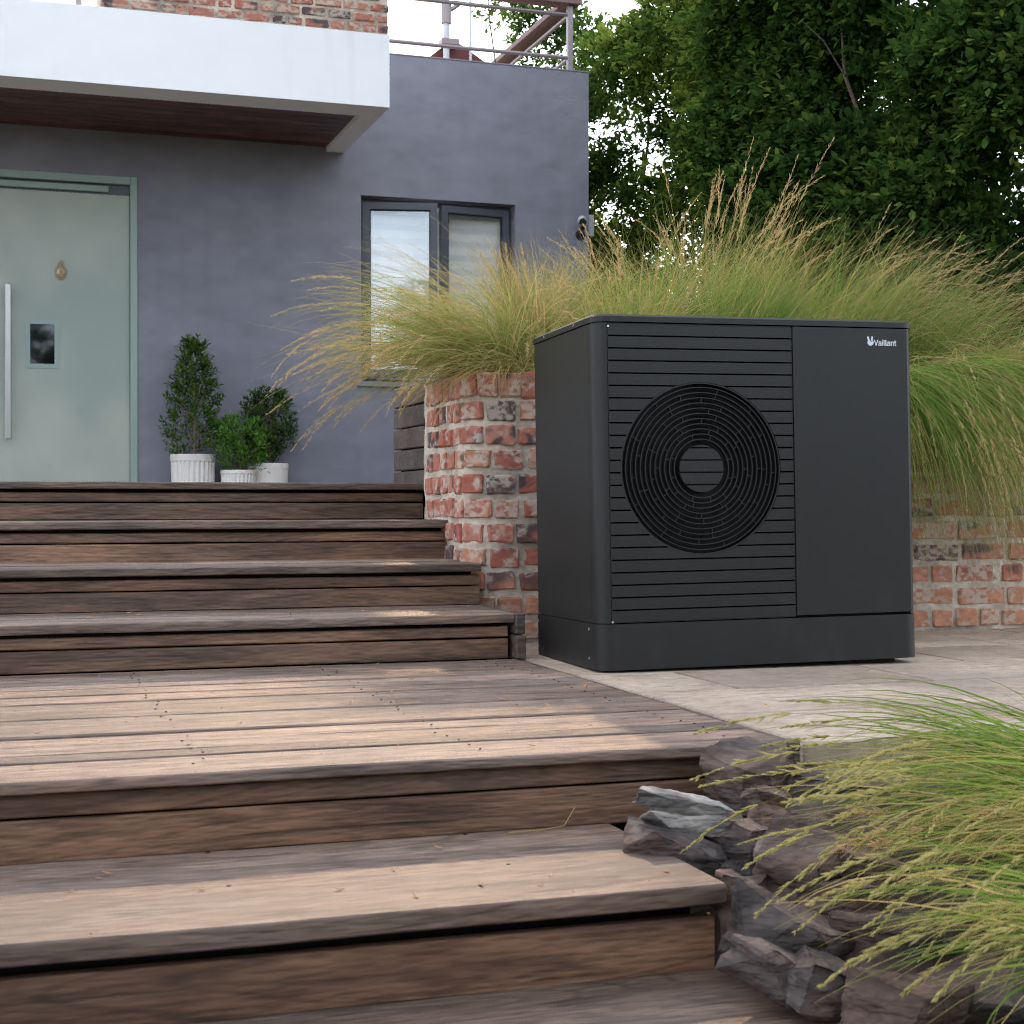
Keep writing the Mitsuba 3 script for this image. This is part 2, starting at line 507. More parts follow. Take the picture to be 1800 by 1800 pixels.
lst = thing('timber_steps', 'two wide lower timber steps going down from the landing beside the slate rocks', 'steps')
XR1 = -0.39
obj('riser_plank', plank(XL, -0.02, 0.016, 0.04, -0.073, -0.030), 'mat_wood_riser', lst, 40)
obj('riser_plank', plank(XL, -0.02, 0.018, 0.04, -0.158, -0.0775), 'mat_wood_riser', lst, 40)
boards_top(lst, [-0.527, -0.131, 0.016], -R2, 0.034, XR1, name='tread_plank', gap=0.004)
obj('riser_plank', plank(XL, XR1 - 0.005, -0.485, -0.46, -0.312, -0.216), 'mat_wood_riser', lst, 40)
obj('frame', box(XL, XR1 - 0.03, -0.44, 0.06, -0.7, -0.192), 'mat_black', lst)
pth = thing('timber_path', 'grey timber boards at the foot of the lower steps', kind='structure')
boards_top(pth, [-2.35, -2.1, -1.86, -1.61, -1.37, -1.12, -0.88, -0.66, -0.47], -2 * R2, 0.03, -0.30)
obj('frame', box(XL, -0.34, -2.3, -0.46, -0.7, -0.345), 'mat_black', pth)

ust = thing('timber_steps', 'four long weathered timber steps rising from the landing to the front door', 'steps')
Y4 = 1.79
ends = [0.0, 0.03, 0.045, 0.062]
for i in range(4):
    yf, zt = Y4 + i * G_, (i + 1) * R_
    if i < 3:
        boards_top(ust, [yf, yf + 0.215, yf + G_ + 0.028], zt, 0.031, ends[i], name='tread_plank')
    zb = zt - R_
    obj('riser_plank', plank(XL, ends[i] - (0.012 if i == 0 else 0.003), yf + 0.030, yf + 0.052, zt - 0.078, zt - 0.043), 'mat_wood_riser', ust, 40)
    obj('riser_plank', plank(XL, ends[i] - (0.012 if i == 0 else 0.003), yf + 0.026, yf + 0.052, zb - 0.002, zt - 0.0825), 'mat_wood_riser', ust, 40)
    obj('frame', box(XL, ends[i] - 0.02, yf + 0.07, yf + G_ + 0.2, -0.05 if i == 0 else zb - 0.2, zt - 0.034), 'mat_black', ust)
obj('end_board', cbox(0.004, 0.034, Y4 - 0.01, 2.30, 0.078, 0.143), 'mat_wood_dark', ust)
obj('end_board', cbox(0.004, 0.036, Y4 - 0.014, 2.30, 0.0, 0.074), 'mat_wood_dark', ust)

F_ = 8.5
deck = thing('timber_deck', 'timber deck in front of the grey house', kind='structure')
YD = Y4 + 3 * G_
boards_top(deck, [YD] + list(np.linspace(YD + 0.2, F_ - 0.01, 24)), 4 * R_, 0.031, 0.06)
obj('deck_extension', [plank(0.063, 3.4, a + 0.003, a + 0.137, 0.545, 0.576, step=0.6) for a in np.arange(3.9, F_ - 0.14, 0.14)], 'mat_wood_top', deck, 40, kind='stuff')
obj('frame', box(XL, 0.05, YD + 0.1, F_ - 0.05, -0.7, 4 * R_ - 0.04), 'mat_black', deck)

# ------------------------------------------------------------------ paving
pav = thing('paving', 'pale stone paving under the heat pump', kind='structure')
obj('mortar_bed', box(0.032, 5.2, -0.018, 2.42, -0.12, -0.010), 'mat_mortar', pav)
ys = [-0.03, 0.42, 0.86, 1.30, 1.74, 2.15, 2.40]
for r, (a, b) in enumerate(zip(ys[:-1], ys[1:])):
    x = 0.034 - (0.0 if r % 2 else 0.33)
    while x < 5.1:
        x2 = min(x + float(rng.uniform(0.6, 0.78)), 5.2)
        xa = max(x, 0.034)
        if x2 - xa > 0.08:
            dz = float(rng.uniform(-0.0025, 0.001))
            obj('slab', cbox(xa + 0.003, x2 - 0.003, a + 0.003, b - 0.003, -0.055, -0.003 + dz, 0.004), 'mat_paving', pav)
        x = x2

# ------------------------------------------------------------------ brick planter
PT = 0.968
pl = thing('brick_planter', 'low wall of reclaimed red bricks with thick mortar holding the grasses', 'wall')
corner, rad = np.array([0.015, 2.335]), 0.13
path = [np.array([0.042, 3.06]), np.array([0.017, 2.335 + rad])]
for a in np.linspace(0, 90, 9)[1:-1]:
    t = math.radians(a)
    path.append(np.array([corner[0] + rad - rad * math.cos(t), corner[1] + rad - rad * math.sin(t)]))
path += [np.array([corner[0] + rad, corner[1]]), np.array([5.2, 2.335])]
path = np.array(path)
seg = np.linalg.norm(np.diff(path, axis=0), axis=1)
cum = np.concatenate([[0], np.cumsum(seg)])


def at_path(s):
    s = np.clip(s, 0, cum[-1] - 1e-6)
    i = np.searchsorted(cum, s, 'right') - 1
    t = (s - cum[i]) / seg[i]
    d = (path[i + 1] - path[i]) / seg[i]
    p = path[i] + t * seg[i] * d
    d0 = (np.asarray([np.interp(s + 0.05, cum, path[:, k]) for k in (0, 1)]) - np.asarray([np.interp(s - 0.05, cum, path[:, k]) for k in (0, 1)]))
    d0 /= np.linalg.norm(d0)
    return p, d0


inner = shapely.LineString(path).buffer(0.24, single_sided=True, cap_style='flat')
core = shapely.LineString(path).offset_curve(0.007)
cpoly = Polygon(list(core.coords) + [(5.2, 2.56), (0.27, 2.56), (0.27, 3.06)])


def rough_sheet(zs=90):
    """the mortar's face: a fine sheet along the path, uneven"""
    s = np.linspace(0, cum[-1], 560)
    z = np.linspace(-0.02, PT - 0.006, zs)
    P = np.array([at_path(v)[0] for v in s])
    D = np.array([at_path(v)[1] for v in s])
    N = np.stack([D[:, 1], -D[:, 0]], 1)
    N *= -np.sign((N * (np.array([2.0, 4.0]) - P)).sum(1))[:, None]
    q = np.stack(np.broadcast_arrays(s[:, None] * 16, z[None] * 16, 3.0), -1)
    off = -0.006 + 0.011 * (meshkit.fbm(q, 4) - 0.5)
    V = np.zeros((len(s), zs, 3))
    V[..., 0] = P[:, None, 0] + N[:, None, 0] * off
    V[..., 1] = P[:, None, 1] + N[:, None, 1] * off
    V[..., 2] = z[None]
    i, j = np.meshgrid(np.arange(len(s) - 1), np.arange(zs - 1), indexing='ij')
    a = (i * zs + j).ravel()
    F = np.vstack([np.stack([a, a + zs, a + zs + 1], 1), np.stack([a, a + zs + 1, a + 1], 1)])
    return trimesh.Trimesh(V.reshape(-1, 3), F, process=False)


obj('mortar', [rough_sheet(), ext(cpoly.buffer(-0.012), -0.05, PT - 0.02)], 'mat_mortar', pl, 40)


def brick(l, h, dpt, s):
    """one worn brick centred on the origin: length along x, front face at -y"""
    r = np.random.default_rng(s)
    m = cbox(-l / 2, l / 2, -dpt, 0, -h / 2, h / 2, 0.006)
    v = m.vertices
    v += (r.random(v.shape) - 0.5) * 0.007
    return m


nb = 0
ncourse = 10
ch = (PT - 0.098) / ncourse
for c in range(ncourse + 1):
    soldier = c == ncourse
    z = c * ch + ch / 2 if not soldier else PT - 0.049
    h = ch - 0.018 if not soldier else 0.092
    s = 0.01 + float(rng.uniform(0, 0.08)) if c % 2 else 0.06
    while s < cum[-1] - 0.12:
        incurve = s < 0.95
        if soldier:
            l = 0.073 * float(rng.uniform(0.9, 1.1)) if s < 1.2 or True else 0.1
        else:
            l = (0.101 if incurve or rng.random() < 0.45 else 0.215) * float(rng.uniform(0.88, 1.05))
        p, d = at_path(s + l / 2)
        if not (1.15 < s < 1.75 and False):
            b = brick(l, h * float(rng.uniform(0.9, 1.04)), 0.05, nb)
            ang = math.atan2(d[1], d[0])
            N = np.array([d[1], -d[0]])
            if N @ (np.array([2.0, 4.0]) - p) > 0:
                N = -N
            proud = float(rng.uniform(-0.004, 0.004))
            M = trimesh.transformations.rotation_matrix(ang + float(rng.uniform(-.02, .02)), [0, 0, 1]) @ trimesh.transformations.rotation_matrix(float(rng.uniform(-.012, .012)), [0, 1, 0])
            M[:3, 3] = [p[0] - N[0] * (-0.002 - proud) - N[0] * 0.0, p[1] - N[1] * (-0.002 - proud), z + float(rng.uniform(-.003, .003))]
            Lc = np.eye(4)
            Lc[1, 3] = 0.05 - 0.05
            # front face (-y local) must look along N
            front = M[:3, :3] @ np.array([0, -1, 0])
            if front[:2] @ N < 0:
                M[:3, :3] = M[:3, :3] @ np.diag([-1, -1, 1])
            Lc[1, 3] = 0.05
            if s < 1.45 or 1.75 < s or c == ncourse:
                obj('brick', b, 'mat_brick', pl, M=M @ Lc)
            nb += 1
        s += l + float(rng.uniform(0.012, 0.022) if not soldier else rng.uniform(0.006, 0.011))

scr = thing('timber_screen', 'dark plank cladding behind the brick corner at the edge of the deck', 'cladding')
for i in range(5):
    obj('plank', plank(0, 0.5, -0.012, 0.012, 0.545 + i * 0.089, 0.545 + i * 0.089 + 0.083, step=0.1), 'mat_wood_dark', scr, 40,
        M=np.array([[0, -1, 0, 0.05 + 0.012], [1, 0, 0, 3.065], [0, 0, 1, 0], [0, 0, 0, 1.0]]))
for i in range(5):
    obj('back_plank', plank(0.10, 3.45, 3.555, 3.58, 0.545 + i * 0.089, 0.545 + i * 0.089 + 0.083), 'mat_wood_dark', scr, 40)
    obj('return_plank', plank(3.58, F_ + 0.1, -3.475, -3.45, 0.545 + i * 0.089, 0.545 + i * 0.089 + 0.083), 'mat_wood_dark', scr, 40, M=np.array([[0, -1, 0, 0], [1, 0, 0, 0], [0, 0, 1, 0], [0, 0, 0, 1.0]]))
obj('post', cbox(0.075, 0.16, 3.065, 3.54, -0.6, 0.975), 'mat_black', scr)

# ------------------------------------------------------------------ house
hs = thing('house', 'modern house with slate grey plaster wall and white overhanging box', 'house')
ZB, XB, YB = 3.11, 0.905, 7.089
WX = 2.862
opening = sbox(1.035, 1.41, 2.255, 2.806)
doorhole = sbox(-2.02, 0.4, -0.60, 2.828)
wallp = sbox(-6, -0.5, WX, 3.877).difference(opening).difference(doorhole)
obj('wall', ext_y(wallp, F_, F_ + 0.24), 'mat_facade', hs)
obj('side_wall', box(WX - 0.24, WX - 0.001, F_ + 0.24, F_ + 7, -0.5, 3.875), 'mat_facade', hs)
obj('roof', box(-6, WX - 0.26, F_ + 0.25, F_ + 7, 3.35, 3.5), 'mat_mortar', hs)
obj('coping', cbox(XB + 0.02, WX + 0.004, F_ - 0.006, F_ + 0.25, 3.8775, 3.889, 0.003), 'mat_facade', hs)
boxm = [box(-6, XB, YB, YB + 0.285, ZB, 3.588), box(XB - 0.135, XB, YB + 0.286, F_ - 0.002, ZB, 3.588), box(-6, XB - 0.136, YB + 0.286, F_ - 0.002, ZB + 0.06, 3.588)]
wb = obj('overhang', boxm, 'mat_white', hs)
for i in range(9):
    y0 = YB + 0.29 + i * 0.124
    obj('soffit_plank', plank(-6, XB - 0.14, y0, y0 + 0.119, ZB + 0.032, ZB + 0.055, step=1.0), 'mat_soffit', hs, 40)
# brick upper storey on the box
bw = obj('upper_wall', box(-0.95, XB - 0.012, YB + 0.012, YB + 0.3, 3.589, 3.955), 'mat_mortar', hs)
zc = 3.594
row = 0
while zc < 3.93:
    x = -0.94 + (0.09 if row % 2 else 0)
    while x < XB - 0.03:
        l = min(0.158 * float(rng.uniform(0.9, 1.06)), XB - 0.006 - x)
        if rng.random() < 0.3:
            l = min(0.085, l)
        if l > 0.04:
            obj('upper_wall__brick', brick(l, 0.052, 0.04, nb), 'mat_brick', hs, M=trimesh.transformations.translation_matrix([x + l / 2, YB + 0.042 + float(rng.uniform(0.0, 0.006)), zc + 0.03]))
            nb += 1
        x += l + 0.02
    zc += 0.069
    row += 1
obj('upper_coping', cbox(-0.97, XB, YB + 0.0, YB + 0.31, 3.956, 3.985), 'mat_white', hs)

# door
dfx0, dfx1, dfz = -2.019, -0.601, 2.827
fr = [cbox(-0.650, dfx1, F_ - 0.012, F_ + 0.1, 0.575, dfz), cbox(dfx0, dfx0 + 0.05, F_ - 0.012, F_ + 0.1, 0.575, dfz), cbox(dfx0 + 0.051, -0.651, F_ - 0.012, F_ + 0.1, 2.772, dfz)]
obj('door_frame', fr, 'mat_door_frame', hs)
obj('door_frame__closer', cbox(dfx0 + 0.06, -0.80, F_ + 0.003, F_ + 0.03, 2.712, 2.755), 'mat_door_frame', hs)
obj('door_head', box(dfx0 + 0.051, -0.651, F_ + 0.035, F_ + 0.1, 2.70, 2.771), 'mat_frame', hs)
leaf = sbox(dfx0 + 0.053, 0.58, -0.6535, 2.735).difference(sbox(-1.338, 1.478, -1.169, 1.761))
obj('door', ext_y(leaf, F_ + 0.04, F_ + 0.09), 'mat_door', hs)
wf = sbox(-1.368, 1.448, -1.139, 1.791).difference(sbox(-1.336, 1.480, -1.171, 1.759))
obj('door__vision_frame', ext_y(wf, F_ + 0.034, F_ + 0.046), 'mat_door_frame', hs)
obj('door__pane', ext_y(sbox(-1.338, 1.478, -1.169, 1.761), F_ + 0.055, F_ + 0.061), 'mat_dark_glass', hs)
hd = [cbox(-1.502, -1.463, F_ - 0.045, F_ - 0.02, 0.944, 2.026, 0.004)]
for z in (1.06, 1.91):
    hd.append(tube([-1.4825, F_ - 0.022, z], [-1.4825, F_ + 0.042, z], 0.011))
obj('door__handle', hd, 'mat_steel', hs, 30)
obj('hall', [box(-2.3, 0.5, F_ + 1.6, F_ + 1.65, 0.3, 3.0)], 'mat_black', hs)
# crest: a small brass ornament, oval with a beaded rim and a crown
cr = [trimesh.creation.icosphere(2, 1.0)]
cr[0].apply_scale([0.030, 0.010, 0.040])
for a in range(14):
    t = a * 2 * math.pi / 14
    s_ = trimesh.creation.icosphere(1, 0.0075)
    s_.apply_translation([0.038 * math.sin(t), 0.0, 0.049 * math.cos(t)])
    cr.append(s_)
for dx, dz, r in ((0, .078, .011), (-.016, .066, .008), (.016, .066, .008), (0, .062, .010), (0, 0.012, .016), (-.01, -.012, .012), (.011, -.010, .012)):
    s_ = trimesh.creation.icosphere(1, r)
    s_.apply_translation([dx, -0.006 if dz < .05 else 0, dz])
    cr.append(s_)
cm = trimesh.util.concatenate(cr)
cm.apply_translation([-1.127, F_ + 0.034, 2.13])
k = thing('door_ornament', 'small oval brass ornament with a beaded rim on the green door', 'ornament')
scene[k] = mikit.ply(cm, 'mat_brass', 30)

# window: two casements, slightly open, with banded blind behind
obj('window_reveal', [box(1.036, 2.254, F_ + 0.13, F_ + 0.16, 1.411, 1.44), box(1.036, 2.254, F_ + 0.13, F_ + 0.16, 2.775, 2.805), box(1.036, 1.062, F_ + 0.13, F_ + 0.16, 1.441, 2.774), box(2.228, 2.253, F_ + 0.13, F_ + 0.16, 1.441, 2.774)], 'mat_frame', hs)
obj('window_reveal__sill', cbox(1.0, 2.29, F_ - 0.035, F_ + 0.10, 1.372, 1.409), 'mat_facade', hs)


def sash(hx, w, ang, z0, z1, side):
    """casement hinged at hx; side +1 opens with its free edge to the right"""
    key = numbered(hs + '__window')
    fw = 0.052
    outer = sbox(0, z0, w, z1)
    inn = sbox(fw, z0 + fw, w - fw, z1 - fw)
    fm = ext_y(outer.difference(inn), -0.02, 0.03)
    gm = ext_y(inn.buffer(-0.0005), 0.0, 0.004)
    bead = ext_y(inn.buffer(-0.001).difference(inn.buffer(-0.011)), -0.010, -0.001)
    M = np.eye(4)
    if side < 0:
        M = np.diag([-1.0, 1, 1, 1])
    Rm = trimesh.transformations.rotation_matrix(-side * math.radians(ang), [0, 0, 1])
    Tm = trimesh.transformations.translation_matrix([hx, F_ + 0.095, 0])
    A = Tm @ Rm @ M
    for nm, m_, mm in (('window', fm, 'mat_frame'), ('pane', gm, 'mat_glass'), ('bead', bead, 'mat_black')):
        m2 = m_.copy()
        m2.apply_transform(A)
        if side < 0:
            m2.invert()
        if nm == 'window':
            scene[key] = mikit.ply(m2, mm, False, uv=np.tile([nuid() + .5, .5], (len(m2.vertices), 1)))
        else:
            scene[key + '__' + nm] = mikit.ply(m2, mm, False, uv=np.tile([nuid() + .5, .5], (len(m2.vertices), 1)))


sash(1.068, 0.565, 14.0, 1.445, 2.77, 1)
sash(2.222, 0.565, 7.0, 1.445, 2.77, -1)
bl = thing('window_blind', 'pale banded roller blind drawn behind the casement window', 'blind')
z = 2.80
while z > 1.42:
    obj('slat', box(1.04, 2.25, F_ + 0.165, F_ + 0.168, z - 0.062, z), 'mat_blind', bl)
    obj('sheer_band', box(1.04, 2.25, F_ + 0.167, F_ + 0.169, z - 0.1065, z - 0.0625), 'mat_blind_sheer', bl)
    z -= 0.107
obj('interior', box(1.0, 2.3, F_ + 0.241, F_ + 0.5, 1.3, 2.9), 'mat_black', hs)

# camera on the wall, junction box
k = thing('security_camera', 'small white dome security camera near the corner of the grey wall', 'camera')
cs = trimesh.creation.icosphere(3, 0.037)
cs.apply_translation([2.775, F_ - 0.085, 2.70])
obj('housing', [cs, tube([2.775, F_ - 0.085, 2.70], [2.765, F_ - 0.13, 2.68], 0.032, 20)], 'mat_white_plastic', k, 40)
obj('lens', tube([2.765, F_ - 0.129, 2.68], [2.7645, F_ - 0.133, 2.6787], 0.029, 20), 'mat_unit_dark', k, 40)
obj('bracket', [tube([2.79, F_ - 0.085, 2.68], [2.79, F_ - 0.003, 2.60], 0.016), tube([2.79, F_ - 0.012, 2.60], [2.79, F_ - 0.0005, 2.60], 0.04, 18)], 'mat_unit_dark', k, 40)
k = thing('junction_box', 'white plastic junction box on the outer corner of the grey wall', 'box')
scene[k] = mikit.ply(cbox(WX + 0.002, WX + 0.055, F_ + 0.02, F_ + 0.13, 2.60, 2.77), 'mat_white_plastic')

# roof railing
rl = thing('roof_railing', 'railing with brown timber top rail and metal bars on the flat roof', 'railing')
YR = F_ + 0.10
XP = 2.74
obj('post', cbox(XP - 0.022, XP + 0.022, YR - 0.022, YR + 0.022, 3.889, 4.42), 'mat_rail', rl)
obj('post', cbox(XP - 0.022, XP + 0.022, YR + 5.2, YR + 5.244, 3.5, 4.42), 'mat_rail', rl)
obj('post', cbox(-1.022, -0.978, YR - 0.022, YR + 0.022, 3.889, 4.42), 'mat_rail', rl)
for z in (4.01, 4.35):
    obj('rail', tube([-5, YR, z], [XP, YR, z], 0.016), 'mat_rail', rl, 40)
    obj('rail', tube([XP, YR, z - 0.0], [XP, YR + 5.2, z - 0.0], 0.016), 'mat_rail', rl, 40)
obj('top_rail', cbox(-5, XP + 0.07, YR - 0.07, YR + 0.07, 4.42, 4.465), 'mat_rail_wood', rl)
obj('top_rail', cbox(XP - 0.07, XP + 0.07, YR + 0.071, YR + 5.3, 4.42, 4.465), 'mat_rail_wood', rl)

# pipe, wire and cover on the roof
YP = F_ + 0.9
pp = thing('roof_pipe', 'pale standing pipe with a tap on the flat roof behind the railing', 'pipe')
xp = 1.957
obj('pipe', tube([xp, YP, 3.5], [xp, YP, 4.9], 0.026, 14), 'mat_pipe', pp, 40)
obj('collar', [tube([xp, YP, 4.44], [xp, YP, 4.60], 0.042, 14), tube([xp, YP, 4.53], [xp + 0.10, YP - 0.02, 4.60], 0.018, 10), cbox(xp + 0.055, xp + 0.13, YP - 0.04, YP, 4.60, 4.625)], 'mat_rail', pp, 40)
obj('foot', [cbox(xp - 0.05, xp + 0.10, YP - 0.05, YP + 0.05, 4.26, 4.31)], 'mat_rail', pp, 40)
pc = thing('roof_cover', 'maroon pitched cover at the foot of the standing roof pipe', 'cover')
pr = ext(Polygon([(-0.26, 0), (-0.26, 0.02), (0, 0.24), (0.03, 0.24), (0.33, 0.06), (0.33, 0)]), -0.5, 0.0)
pr.apply_transform(XZ)
pr.apply_translation([xp + 0.06, YP + 0.06, 4.09])
scene[pc] = mikit.ply(pr, 'mat_maroon')
k = thing('roof_pole', 'thin pale pole standing to the right of the roof pipe', 'pole')
scene[k] = mikit.ply(tube([2.165, YP, 3.5], [2.165, YP, 5.2], 0.012, 10), 'mat_pipe', 40)
k = thing('roof_cable', 'thin dark cable hanging beside the roof poles', 'cable')
scene[k] = mikit.ply(polytube([(2.41, YP, 3.5), (2.39, YP, 4.1), (2.33, YP, 4.5), (2.30, YP, 5.2)], 0.006), 'mat_unit_dark', True)

# ------------------------------------------------------------------ heat pump
q0 = (0.1077, 1.3159, -0.0365, -0.0117, -0.0159)
Rm = trimesh.transformations.euler_matrix(q0[4], q0[3], q0[2], 'sxyz')
HM = Rm.copy()
HM[:3, 3] = [q0[0], q0[1], 0.0]
hp = thing('heat_pump', 'anthracite grey heat pump outdoor unit with round fan grille standing on the paving', 'heat pump')
W, D, H = 1.058, 0.618, 1.053


def rrect(x0, y0, x1, y1, rf, rb=0.02):
    """plan outline: front (y0) corners rf, back corners rb"""
    pts = []
    for (cx, cy, r, a0) in ((x0 + rf, y0 + rf, rf, 180), (x1 - rf, y0 + rf, rf, 270), (x1 - rb, y1 - rb, rb, 0), (x0 + rb, y1 - rb, rb, 90)):
        for a in np.linspace(a0, a0 + 90, 13):
            pts.append((cx + r * math.cos(math.radians(a)), cy + r * math.sin(math.radians(a))))
    return Polygon(pts)


def hobj(name, mesh, m='mat_unit', smooth=30, parent=None, **kw):
    return obj(name, mesh, m, parent or hp, smooth, M=HM, **kw)


full = rrect(0, 0, W, D, 0.046)
shell = full.difference(full.buffer(-0.012))
zb0, zb1, zc0 = 0.004, 0.1395, 1.0295
hobj('corner_post', ext(shell.intersection(sbox(-1, -1, 0.0375, 0.0635)), zb1 + 0.003, zc0))
hobj('corner_post', ext(shell.intersection(sbox(1.0295, -1, 2, 0.0635)), zb1 + 0.003, zc0))
hobj('side_panel', ext(shell.intersection(sbox(-1, 0.065, 0.3, 2)), zb1 + 0.003, zc0))
hobj('side_panel', ext(shell.intersection(sbox(0.3001, 0.065, 2, 2)), zb1 + 0.003, zc0))
hobj('core', ext(rrect(0.006, 0.034, W - 0.006, D - 0.006, 0.02), 0.02, zc0 - 0.001), 'mat_black')
fp = sbox(0.6375, 0.148, 1.028, 1.0275)
hobj('front_panel', ext_y(fp, -0.0035, 0.012))
hobj('inner_frame', ext_y(sbox(0.0388, 0.143, 0.636, 1.0285).difference(Point(0.333, 0.597).buffer(0.255, 64)).difference(sbox(0.042, 0.146, 0.634, 1.026)), 0.004, 0.03), 'mat_unit_dark')
bs = full.buffer(0.002)
bsh = bs.difference(bs.buffer(-0.02))
hobj('base', ext(bsh.intersection(sbox(-1, -1, 2, 0.083)), zb0, zb1))
hobj('base_side', ext(bsh.intersection(sbox(-1, 0.0842, 0.5, 2)), zb0, zb1))
hobj('base_side', ext(bsh.intersection(sbox(0.5001, 0.0842, 2, 2)), zb0, zb1))
cpo, cpi = full.buffer(0.0045), full.buffer(-0.002)
P3 = np.vstack([np.c_[np.array(cpo.exterior.coords), np.full(len(cpo.exterior.coords), z)] for z in (1.0315, 1.0475)] + [np.c_[np.array(cpi.exterior.coords), np.full(len(cpi.exterior.coords), 1.0535)]])
hobj('top_cover', trimesh.convex.convex_hull(P3))
feet = []
for x0, x1 in ((0.10, 0.42), (0.78, 1.0)):
    feet.append(cbox(x0, x1, 0.05, 0.12, -0.03, 0.022))
    feet.append(cbox(x0, x1, D - 0.12, D - 0.05, -0.03, 0.022))
for f_ in feet:
    hobj('foot', f_, 'mat_black', False)
CX, CZ, RR = 0.333, 0.597, 0.2585
hole = Point(CX, CZ).buffer(RR, 96)
disc = Point(CX, CZ).buffer(RR * 0.274, 64)
ns = 24
z0g, z1g = 0.1435, 1.0275
pit = (1.0275 - 0.1435) / ns
for i in range(ns):
    za, zb_ = z1g - (i + 1) * pit + 0.0024, z1g - i * pit - 0.0024
    sl = sbox(0.0395, za, 0.6355, zb_).difference(hole)
    for g_ in getattr(sl, 'geoms', [sl]):
        hobj('slat', ext_y(g_, 0.0005, 0.010))
    dd = sbox(0.0395, za, 0.6355, zb_).intersection(disc)
    if dd.area > 1e-6:
        hobj('hub_slat', ext_y(dd, 0.002, 0.012))
hobj('grille_rim', ext_y(Point(CX, CZ).buffer(RR - 0.0005, 96).difference(Point(CX, CZ).buffer(RR - 0.0045, 96)), 0.003, 0.03), 'mat_unit_dark', 30)
hobj('hub_backing', ext_y(disc, 0.014, 0.02), 'mat_black')
sp = []
r2 = np.random.default_rng(3)
fr_ = [0.94 - 0.06 * i for i in range(11)]
for i, f_ in enumerate(fr_):
    r = RR * f_
    ring = Point(CX, CZ).buffer(r + 0.0013, 72).difference(Point(CX, CZ).buffer(r - 0.0013, 72))
    hobj('grille_ring', ext_y(ring, 0.001 + 0.0002 * i, 0.020), 'mat_unit', 30)
    if i < 10:
        ra, rb = RR * fr_[i + 1] + 0.0013, r - 0.0013
        nsp = 9 if i < 6 else 8
        a0 = i * 0.37 + (0.16 if i % 2 else 0)
        for j in range(nsp):
            a = a0 + j * 2 * math.pi / nsp + (0.12 if j % 2 else -0.06)
            c, s_ = math.cos(a), math.sin(a)
            b_ = trimesh.creation.box([rb - ra, 0.013, 0.0024])
            b_.apply_transform(trimesh.transformations.rotation_matrix(-a, [0, 1, 0]))
            b_.apply_translation([CX + c * (ra + rb) / 2, 0.0105, CZ + s_ * (ra + rb) / 2])
            sp.append(b_)
hobj('grille_spoke', sp, 'mat_unit', False, kind='stuff')
# screws
sc_ = []
for (y, z) in ((0.596, 0.118), (0.596, 0.035), (0.088, 0.122), (0.088, 0.035)):
    sc_.append(tube([-0.0035, y, z], [0.0, y, z], 0.0045, 10))
for y in (0.18, 0.48):
    sc_.append(tube([-0.0065, y, 1.0405], [-0.003, y, 1.0405], 0.0035, 10))
for z in (0.146, 1.018):
    sc_.append(tube([0.0415, -0.0005, z], [0.0415, 0.004, z], 0.0035, 10))
for s_ in sc_:
    hobj('screw', s_, 'mat_silver', 30)
tm = meshkit.text_mesh('Vaillant', 0.0175, 0.0015, bold=True)
wtx = tm.bounds[1][0] - tm.bounds[0][0]
tm.apply_scale([0.0775 / wtx, 1, 1])
tm.apply_transform(np.array([[1, 0, 0, 0], [0, 0, -1, 0], [0, 1, 0, 0], [0, 0, 0, 1.0]]))
tm.apply_translation([0.9135 - tm.bounds[0][0], -0.0034, 0.9745])
hobj('lettering', tm, 'mat_silver', False)
egg = affinity.scale(Point(0, 0).buffer(0.0105, 24), 1, 1.0)
em = egg.difference(Polygon([(-0.004, 0.012), (0.0, 0.002), (0.004, 0.012)]))
ear1 = affinity.rotate(affinity.scale(Point(0, 0).buffer(0.0032, 12), 1, 2.2), 14, origin=(0, 0))
em = em.union(affinity.translate(ear1, -0.0075, 0.0125)).union(affinity.translate(affinity.rotate(ear1, -26, origin=(0, 0)), 0.0055, 0.0125)).difference(Point(0.003, 0.003).buffer(0.002))
em = affinity.translate(em, 0.9015, 0.984)
hobj('emblem', ext_y(em, -0.005, -0.0034), 'mat_silver', False)


# ------------------------------------------------------------------ leaves, twigs
def leaf_cloud(base, dirs, L, wfrac, r, fold=0.25):
    """many pointed leaves at base (n,3) along dirs; returns mesh arrays and uv"""
    n = len(base)
    d = dirs / np.linalg.norm(dirs, axis=1, keepdims=True)
    side = np.cross(d, np.c_[r.normal(0, .35, n), r.normal(0, .35, n), np.ones(n)])
    side /= np.linalg.norm(side, axis=1, keepdims=True) + 1e-9
    up = np.cross(side, d)
    L = np.broadcast_to(L, n)[:, None]
    w = L * wfrac / 2
    b = base
    mid = base + d * L * 0.5 - up * L * 0.06
    tip = base + d * L - up * L * 0.10
    lf = base + d * L * 0.46 + side * w + up * w * fold
    rt = base + d * L * 0.46 - side * w + up * w * fold
    lf2 = base + d * L * 0.78 + side * w * 0.68 + up * w * fold * .5 - up * L * .05
    rt2 = base + d * L * 0.78 - side * w * 0.68 + up * w * fold * .5 - up * L * .05
    V = np.stack([b, lf, rt, mid, lf2, rt2, tip], 1).reshape(-1, 3)
    tri = np.array([[0, 3, 1], [0, 2, 3], [1, 3, 4], [3, 2, 5], [4, 3, 6], [3, 5, 6]])
    F = (np.arange(n)[:, None, None] * 7 + tri[None]).reshape(-1, 3)
    return V, F


